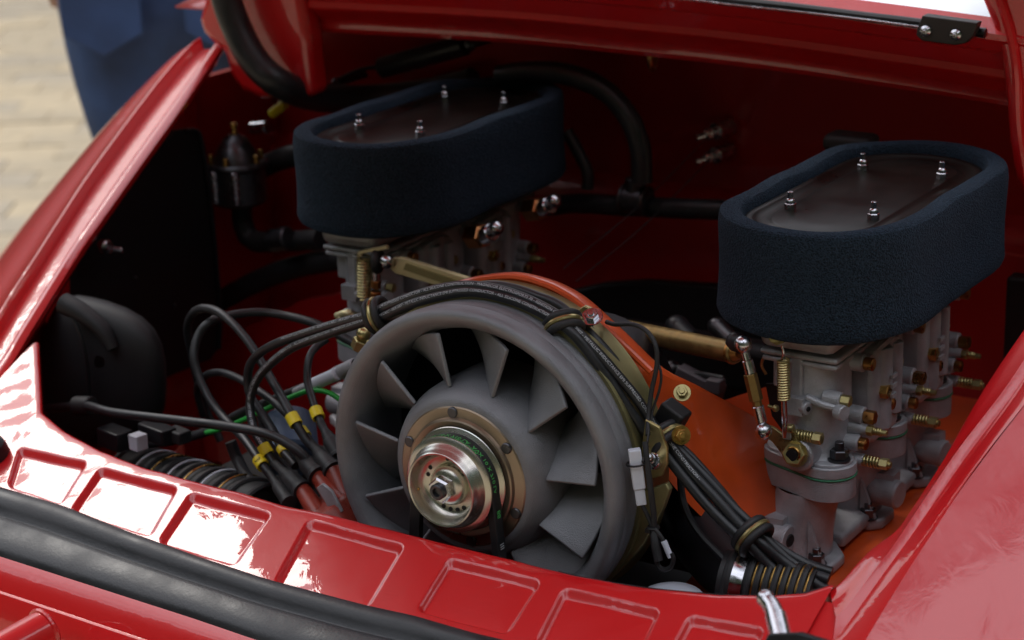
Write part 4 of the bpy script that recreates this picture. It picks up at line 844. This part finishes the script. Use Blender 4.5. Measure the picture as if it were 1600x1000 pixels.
b = MB(); b.tube([P(563, 400, y=.24), P(565, 394, y=.24), P(606, 386, y=.24)], .002, 6); b.build('hook', 'palezinc', sp2)
b = MB(); b.tube([P(526, 494, y=.2), P(540, 490, y=.2), P(552, 496, y=.2)], .003, 8); b.ball(P(544, 490, y=.2), .004); b.ball(P(532, 497, y=.2), .0035); tag(b.build('stop_screw', 'palezinc'), 'pale zinc stop screw left of the first cable clamp', 'screw')
b = MB(); b.ball(P(568, 522, y=.1), .006); b.hexa(P(566, 530, y=.1), P(560, 545, y=.1), .007); tag(b.build('pipe_union', 'zinc'), 'zinc union just behind the upper left rim of the fan', 'fitting')

# ------------------------------------------------------------------ carburettors
def prism_stadium(cx, cy, a, bb, ang, z0, z1, n=10):
    pts = []
    for i in range(2*n+2):
        t = -pi/2+pi*i/n if i <= n else pi/2+pi*(i-n-1)/n
        c = (a-bb) if i <= n else -(a-bb)
        x, y = c+bb*cos(t), bb*sin(t); pts.append((cx+x*cos(ang)-y*sin(ang), cy+x*sin(ang)+y*cos(ang)))
    b = MB(); return b.prism(pts, z0, z1, Matrix.Identity(4))
def make_carb(label, full=True):
    X0, Y0 = .185, .20
    root = thing('carburettor', (X0, Y0+.1, -.13), label, 'carburettor', 'triple throat carburettors')
    def B(m, name, mt, p=root, **k): return m.build(name, mt, p, **k)
    # top body under the filter
    b = MB(); b.box((X0-.002, Y0+.1, .084), (.062, .272, .026)); B(b, 'top_plate', 'cast', bevel=.008)
    b = MB(); b.box((X0-.002, Y0+.103, .0665), (.063, .268, .0045)); B(b, 'top_gasket_flange', 'cast', bevel=.002)
    b = MB(); b.box((X0-.002, Y0+.103, .0608), (.061, .264, .0040)); B(b, 'body_flange', 'cast', bevel=.0015)
    for k in range(3):
        y = Y0+.1*k
        b = MB(); b.lathe([(.0, .064), (.0262, .064), (.0262, .030), (.0258, .0), (.0258, -.010), (.028, -.0155), (.030, -.018), (0, -.018)], frame((X0, y, 0), (0, 0, 1)), 40); br_ = B(b, 'throat', 'cast', sharp=.8)
        b = MB(); b.box((X0-.020, y-.008, .048), (.016, .022, .026)); b.box((X0-.004, y-.026, .047), (.010, .006, .036)); B(b, 'rib', 'cast', bevel=.002)
        # small lug with hole
        c = Vector((X0-.004, y-.030, .028)); b = MB(); b.box(c, (.016, .010, .014)); b.cyl(c+Vector((.006, 0, -.001)), c+Vector((.0115, -.002, -.001)), .0052); lg = B(b, 'lug', 'cast', bevel=.0015)
        b = MB(); b.cyl(c+Vector((.0112, -.002, -.001)), c+Vector((.0122, -.0024, -.001)), .0020); b.build('lug_hole', 'blackpanel', lg)
        b = MB(); b.tube([(X0+.004, y-.027, .034), (X0+.018, y-.026, .030), (X0+.030, y-.022, .028)], .0030, 10); b.cyl((X0+.027, y-.023, .026), (X0+.034, y-.026, .026), .0060); B(b, 'vacuum_pipe', 'cast')
        # stop screw bracket + screw
        b = MB(); b.cyl((X0-.010, y-.034, .006), (X0-.002, y-.034, .006), .0068); b.box((X0-.006, y-.030, -.004), (.008, .007, .020)); B(b, 'screw_lug', 'cast', bevel=.001)
        b = MB(); b.cyl((X0-.003, y-.034, .006), (X0+.020, y-.034, .006), .0026); b.spring((X0-.001, y-.034, .006), (X0+.013, y-.034, .006), .0038, .0008, 6); b.hexa((X0+.013, y-.034, .006), (X0+.020, y-.034, .006), .0048); B(b, 'idle_screw', 'zinc', sharp=.4)
        # spindle boss
        b = MB(); b.cyl((X0+.002, y-.038, -.010), (X0+.002, y-.018, -.010), .0125, n=28); B(b, 'spindle_boss', 'cast')
        # flange stack
        A2 = -.35
        for nm, (a, w_, z0, z1, mt) in {'flange': (.041, .0155, -.027, -.0185, 'cast'), 'flange_step': (.0385, .0135, -.0185, -.016, 'cast'), 'gasket': (.0415, .0160, -.0290, -.0272, 'gasket'), 'insulator': (.0405, .0153, -.046, -.0292, 'castd')}.items():
            m = prism_stadium(X0-.002, y-.006, a, w_+.006, A2, z0, z1, 12); B(m, nm, mt, bevel=.0008)
        fx, fy = X0+.0265, y-.0165
        b = MB(); b.lathe([(0, 0), (.0085, 0), (.0088, .001), (.0085, .002), (0, .002)], frame((fx, fy, -.016), (0, 0, 1)), 24); b.hexa((fx, fy, -.014), (fx, fy, -.007), .0072); b.cyl((fx, fy, -.007), (fx, fy, -.001), .0036); B(b, 'nut', 'darksteel', sharp=.4)
        # runner, leaning
        b = MB(); r0 = []
        for t in np.linspace(0, 1, 9):
            cx = X0-.002-.012*t; r_ = .0250+.004*t-.002*sin(pi*t); r0.append([(cx+r_*cos(a)*1.02, y-.006+r_*sin(a), -.045-.058*t) for a in np.linspace(0, 2*pi, 33)])
        b.loft(r0); B(b, 'runner', 'castd', sharp=1)
        b = MB(); q = [(X0-.045, y-.022), (X0-.026, y-.035), (X0+.018, y-.033), (X0+.026, y-.024), (X0+.026, y+.0), (X0+.01, y+.02), (X0-.03, y+.022)]
        b.prism(q, -.1090, -.1000, Matrix.Identity(4)); B(b, 'foot_flange', 'castd', bevel=.0025)
        b = MB(); b.add([(X0+.008, y-.030, -.101), (X0+.022, y-.030, -.101), (X0+.0075, y-.0285, -.066), (X0+.008, y-.026, -.101), (X0+.022, y-.026, -.101), (X0+.0075, y-.0255, -.066)], [(0, 1, 2), (3, 5, 4), (0, 3, 4, 1), (1, 4, 5, 2), (0, 2, 5, 3)]); B(b, 'gusset', 'castd')
        nx_, ny_ = X0+.014, y-.027
        b = MB(); b.lathe([(0, 0), (.0078, 0), (.0082, .001), (0, .0015)], frame((nx_, ny_, -.1000), (0, 0, 1)), 24); b.hexa((nx_, ny_, -.0990), (nx_, ny_, -.0910), .0062); b.cyl((nx_, ny_, -.0910), (nx_, ny_, -.0865), .0034); B(b, 'foot_nut', 'darksteel', sharp=.4)
        sy = -.034 if k == 0 else -.012; sxx = -.030 if k == 0 else .010
        b = MB(); b.cyl((X0+sxx, y+sy, -.080), (X0+sxx+.026, y+sy-.003, -.080), .0115, n=28); b.box((X0+sxx+.012, y+sy+.002, -.069), (.018, .014, .010)); bo = B(b, 'boss', 'castd')
        if k == 0:
            b = MB(); b.cyl((X0+sxx+.0255, y+sy-.0028, -.0805), (X0+sxx+.0270, y+sy-.0031, -.0805), .0052); b.build('bore', 'blackpanel', bo)
        if k < 2:                        # float bowl and jets between the throats
            yb = y+.05
            b = MB(); b.box((X0+.012, yb, .022), (.050, .052, .078)); B(b, 'float_bowl', 'cast', bevel=.006)
            b = MB(); b.cyl((X0+.034, yb-.006, -.008), (X0+.034, yb-.006, .058), .0085); b.cyl((X0+.036, yb+.016, -.002), (X0+.036, yb+.016, .056), .0060); B(b, 'jet_column', 'cast')
            b = MB()
            for zz in (.036, .028, .020): b.box((X0+.0445, yb-.006, zz), (.002, .009, .003))
            B(b, 'cast_marks', 'cast')
            b = MB(); b.tube([(X0+.030, yb-.03, .052), (X0+.033, yb-.012, .058), (X0+.034, yb+.01, .06)], .004, 8); B(b, 'fuel_gallery', 'cast')
            b = MB(); b.box((X0+.0, yb, -.100), (.034, .060, .012)); B(b, 'bridge', 'castd', bevel=.004)
        else: yb = y+.05
        # brass bits, pointing +X
        for (dy, dz, r_, L_, mt, nm, hx_) in ((-.020, .034, .0044, .010, 'zinc', 'brass_plug', True), (.008, .013, .0054, .012, 'bronze', 'main_jet_plug', True), (.000, -.006, .0048, .008, 'bronze', 'jet_plug', False), (.038, .024, .0056, .010, 'brass', 'main_jet_plug', True), (.050, .010, .0046, .009, 'bronze', 'jet_plug', False), (.006, .056, .0050, .010, 'bronze', 'main_jet_plug', False)):
            if k == 2 and dy > .03: continue
            xx = X0+.026+(.010 if dy > -.01 else .003)
            b = MB(); c0 = Vector((xx-.014, y+dy, dz)); b.cyl(c0, c0+Vector((.014, 0, 0)), r_*1.35); bs = B(b, 'jet_boss', 'cast')
            b = MB(); c1 = c0+Vector((.0138, 0, 0)); (b.hexa if hx_ else b.cyl)(c1, c1+Vector((L_*.75, 0, 0)), r_)
            if not hx_: b.cyl(c1+Vector((L_*.75, 0, 0)), c1+Vector((L_*.8, 0, 0)), r_*.6)
            b.build(nm, mt, bs, sharp=.4)
        # mixture screws with springs
        for (dy, dz, L_) in ((.004, .002, .026), (-.006, -.052+.0, .0)):
            if L_ == 0: continue
            b = MB(); c0 = Vector((X0+.022, y+dy, dz+.002)); b.cyl(c0, c0+Vector((.018, 0, 0)), .0056, .0040); bs = B(b, 'screw_boss', 'cast')
            b = MB(); c1 = c0+Vector((.018, 0, 0)); b.hexa(c1, c1+Vector((.005, 0, 0)), .0042); b.cyl(c1, c1+Vector((.016, 0, 0)), .0022); b.spring(c1+Vector((.005, 0, 0)), c1+Vector((.012, 0, 0)), .0026, .0006, 4); b.build('nozzle', 'zinc', bs, sharp=.4)
        b = MB(); c0 = Vector((X0+.026, y+.004, -.021)); b.cyl(c0, c0+Vector((.012, 0, 0)), .0048); bs = B(b, 'screw_boss', 'cast')
        b = MB(); c1 = c0+Vector((.010, 0, 0)); b.cyl(c1, c1+Vector((.024, 0, 0)), .0026); b.spring(c1, c1+Vector((.015, 0, 0)), .0040, .0008, 6); b.hexa(c1+Vector((.015, 0, 0)), c1+Vector((.022, 0, 0)), .0046); b.build('mixture_screw', 'zinc', bs, sharp=.4)
    return root
carbR = make_carb('grey triple carburettor with brass jets standing under the right filter')
carbL = copy_tree(carbR); carbL.location = Vector(carbR.location)+Vector((-.474, .081, 0)); carbL['label'] = 'blurred grey triple carburettor under the left filter, behind the fan'
for px, py, yy, mt, lab in ((752, 372, .34, 'copper', 'copper coloured banjo union under the right end of the left filter'), (842, 330, .42, 'copper', 'copper coloured union at the far right end of the left filter')):
    c = P(px, py, y=yy); o = thing('banjo_union', c, lab, 'fitting'); b = MB(); b.hexa(c+Vector((-.012, 0, 0)), c+Vector((.006, -.004, .004)), .0115); b.build('nut', mt, o, sharp=.3)
    b = MB(); b.cyl(c+Vector((.006, -.004, .004)), c+Vector((.018, -.008, .010)), .0085); b.ball(c+Vector((.022, -.008, .014)), .007); b.build('pipe_end', 'steel', o)
b = MB(); b.cyl((-.30, .40, .075), (-.24, .42, .03), .012); 
# gold bracket under right filter
b = MB(); b.slab([P(a, c, y=.158) for a, c in [(1203, 516), (1226, 520), (1228, 534), (1214, 540), (1204, 534)]], (0, .008, 0)); b.hexa(P(1212, 524, y=.158), P(1210, 526, y=.150), .0052); tag(b.build('spring_bracket', 'zinc'), 'yellow zinc bracket and nut under the front edge of the right filter', 'bracket')
cable('pipe_return', mix([(1197, 585, .19), (1190, 570, .19), (1196, 555, .19), (1204, 552, .19)]), .0012, 'thin copper wire hook left of the right carburettor', 'wire', 'copper')

# ------------------------------------------------------------------ air filters
def stadium(cx, cy, a, bb, n=24):
    o = []
    for i in range(2*n):
        t = 2*pi*(i+.5)/(2*n); o.append((cx+a*cos(t), cy+a*sin(t)+(bb-a)*(1 if sin(t) > 0 else -1)))
    # add straight side points
    res = []
    for i, p in enumerate(o):
        res.append(p); q = o[(i+1) % len(o)]
        if abs(p[1]-q[1]) > .05:
            for k in range(1, 12): res.append((p[0]+(q[0]-p[0])*k/12, p[1]+(q[1]-p[1])*k/12))
    return res
def make_filter(label):
    cx, cy = .178, .307; root = thing('air_filter', (cx, cy, .085), label, 'air filter', 'oval foam air filters')
    prof = [(-.0195, .152), (-.0190, .1600), (-.0178, .1645), (-.0155, .1668), (-.009, .1678), (-.0035, .1672), (-.0010, .1656), (.0, .1625), (.0006, .155), (-.0006, .135), (-.001, .12), (.0, .10), (.001, .09), (-.0005, .086), (-.005, .0835), (-.05, .083)]
    rows = []
    for off, z in prof:
        rows.append([(x+.0005*math.sin(y*90+z*60), y, z+.0006*math.sin(y*55+x*40)) for x, y in stadium(cx, cy, .080+off, .162+off)])
    b = MB(); b.loft(rows, closed=True); b.build('foam', 'foam', root, sharp=.62)
    # cover plate with pressed rim
    rows = []
    for off, z in [(-.0180, .1560), (-.0195, .1588), (-.022, .1600), (-.025, .1602), (-.0265, .1592), (-.029, .1572), (-.034, .1566), (-.038, .1568), (-.0395, .1584), (-.041, .1590), (-.066, .1592)]:
        rows.append([(x, y, z) for x, y in stadium(cx, cy, .080+off, .162+off)])
    b = MB(); b.loft(rows, closed=True); m_ = len(rows[0]); k_ = len(b.v)-m_; b.f.append(tuple(range(k_, k_+m_))); cv = b.build('cover', 'lidmetal', root, sharp=.8)
    for sx in (-.034, .034):
        for sy in (-.070, .070):
            c = Vector((cx+sx, cy+sy, .1575)); b = MB(); b.lathe([(0, 0), (.0052, 0), (.0052, .0012), (0, .0012)], frame(c, (0, 0, 1)), 18); b.hexa(c+Vector((0, 0, .001)), c+Vector((0, 0, .0065)), .0045); b.ball(c+Vector((0, 0, .0075)), .0036); b.cyl(c+Vector((0, 0, .006)), c+Vector((0, 0, .0155)), .0022); b.build('stud_nut', 'steel', cv, sharp=.4)
    return root
fR = make_filter('navy blue foam air filter with dark cover, nearer one at the right')
fL = copy_tree(fR); fL.location = Vector(fR.location)+Vector((-.469, .081, .002)); fL['label'] = 'navy blue foam air filter with dark cover, farther one left above the fan'
b = MB(); b.box(P(1330, 222, y=.5), (.045, .03, .016)); tag(b.build('hinge_cover', 'softrubber', bevel=.006), 'dull black rubber cover behind the far side of the right filter', 'cover')

# ------------------------------------------------------------------ silver latch pin in the foreground
lt = thing('latch_pin', PB(1215, 1010), 'blurred bright steel latch pin standing up at the bottom right', 'latch')
q0 = P(1226, 1020, d=1.22); q1 = P(1212, 962, d=1.24); q2 = P(1196, 935, d=1.25)
b = MB(); b.tube([q0, q0.lerp(q1, .5), q1], .0068, 18, 4); b.tube([q1+(q0-q1)*.1, q1.lerp(q2, .5)+Vector((.001, 0, 0)), q2], lambda t: .0060-.0006*t, 18, 6); b.ball(q2, .0058); b.build('pin', 'steel', lt)
b = MB(); b.cyl(P(1226, 1040, d=1.22), P(1226, 1000, d=1.225), .016, .011, n=24); b.slab([P(a, c, d=1.21) for a, c in [(1190, 1010), (1200, 990), (1245, 988), (1300, 1005), (1300, 1040), (1190, 1040)]], (0, .01, -.004)); b.build('base', 'blackplastic', lt, bevel=.002)

# ------------------------------------------------------------------ bystander
def skin(name, nodes, edges, mt, parent, base):
    me = bpy.data.meshes.new(name); me.from_pydata([tuple(Vector(n[0])-Vector(base)) for n in nodes], edges, [])
    o = bpy.data.objects.new(name, me); COL.objects.link(o); o.parent = parent; me.materials.append(M[mt])
    k = o.modifiers.new('skin', 'SKIN'); k.use_smooth_shade = True
    me.skin_vertices.new() if not me.skin_vertices else None
    for i, n in enumerate(nodes):
        r = n[1] if isinstance(n[1], tuple) else (n[1], n[1]); me.skin_vertices[0].data[i].radius = r
    me.skin_vertices[0].data[0].use_root = True
    k = o.modifiers.new('sub', 'SUBSURF'); k.levels = 2; k.render_levels = 2
    return o
pb = P(280, -20, d=2.95); pb.z = -.75
ps = thing('person', pb, 'person in blue jeans standing with their back to us beyond the left wing', 'person')
R_ = Vector((.845, .534, 0)).normalized(); Fw = Vector((-.53, .85, 0)).normalized()
def pp_(r, f, z): return pb+R_*r+Fw*f+Vector((0, 0, z))
HB = [(pp_(0, 0, .98), (.12, .10)), (pp_(0, 0, 1.18), (.13, .10)), (pp_(0, 0, 1.38), (.15, .11)), (pp_(0, .0, 1.47), (.07, .07)), (pp_(0, .01, 1.53), (.055, .055)), (pp_(0, .01, 1.63), (.075, .09)), (pp_(0, .01, 1.72), (.07, .08)),
      (pp_(-.2, 0, 1.42), .05), (pp_(-.25, .0, 1.15), .04), (pp_(-.22, .12, .95), .03), (pp_(-.2, .16, .88), (.038, .02)), (pp_(.2, 0, 1.42), .05), (pp_(.25, .0, 1.15), .04), (pp_(.22, .12, .95), .03), (pp_(.2, .16, .88), (.038, .02)),
      (pp_(-.09, 0, .88), .085), (pp_(-.02, .0, .48), .055), (pp_(.0, -.01, .08), .035), (pp_(.09, 0, .88), .085), (pp_(.11, .0, .48), .055), (pp_(.12, -.01, .08), .035)]
HE = [(0, 1), (1, 2), (2, 3), (3, 4), (4, 5), (5, 6), (2, 7), (7, 8), (8, 9), (9, 10), (2, 11), (11, 12), (12, 13), (13, 14), (0, 15), (15, 16), (16, 17), (0, 18), (18, 19), (19, 20)]
for side_i in (10, 14):
    base_ = HB[side_i][0]
    for k in range(5):
        a_ = base_+R_*((k-2)*.014)+Fw*(.012 if k else .03)+Vector((0, 0, -.02)); b_ = a_+Vector((0, 0, -.035-.006*(2-abs(k-2))))+Fw*.012
        HB += [(a_, .010), (b_, .008)]; HE += [(side_i, len(HB)-2), (len(HB)-2, len(HB)-1)]
skin('body', HB, HE, 'skin', ps, pb)
skin('jeans', [(pp_(0, 0, .97), (.175, .135)), (pp_(0, -.01, 1.05), (.165, .125)), (pp_(-.085, -.01, .84), (.105, .115)), (pp_(-.02, 0, .48), (.075, .08)), (pp_(.0, -.01, .07), (.065, .07)), (pp_(.10, -.01, .84), (.105, .115)), (pp_(.12, 0, .48), (.075, .08)), (pp_(.13, -.01, .07), (.065, .07))], [(0, 1), (0, 2), (2, 3), (3, 4), (0, 5), (5, 6), (6, 7)], 'jeans', ps, pb)
skin('shirt', [(pp_(0, 0, 1.05), (.18, .13)), (pp_(0, 0, 1.25), (.17, .12)), (pp_(0, 0, 1.40), (.17, .12)), (pp_(-.2, 0, 1.42), .065), (pp_(-.25, 0, 1.2), .055), (pp_(.2, 0, 1.42), .065), (pp_(.25, 0, 1.2), .055)], [(0, 1), (1, 2), (2, 3), (3, 4), (2, 5), (5, 6)], 'shirt', ps, pb)
for s_ in (-1, 1):
    sx0 = .065+.065*s_; skin('shoe', [(pp_(sx0, -.03, .05), (.045, .045)), (pp_(sx0, .08, .04), (.045, .04)), (pp_(sx0+.01*s_, .17, .03), (.04, .028))], [(0, 1), (1, 2)], 'shoe', ps, pb)
for s_ in (-1, 1):
    b = MB(); q = [(-.055, .0), (.055, .0), (.055, -.10), (0, -.13), (-.055, -.10)]
    b.slab([pp_(.085*s_+x, -.150, 1.0+z-.06) for x, z in q], Fw*.006); b.build('pocket', 'jeans', ps, bevel=.002)

for o in bpy.data.objects:
    if '_base' in o: del o['_base']
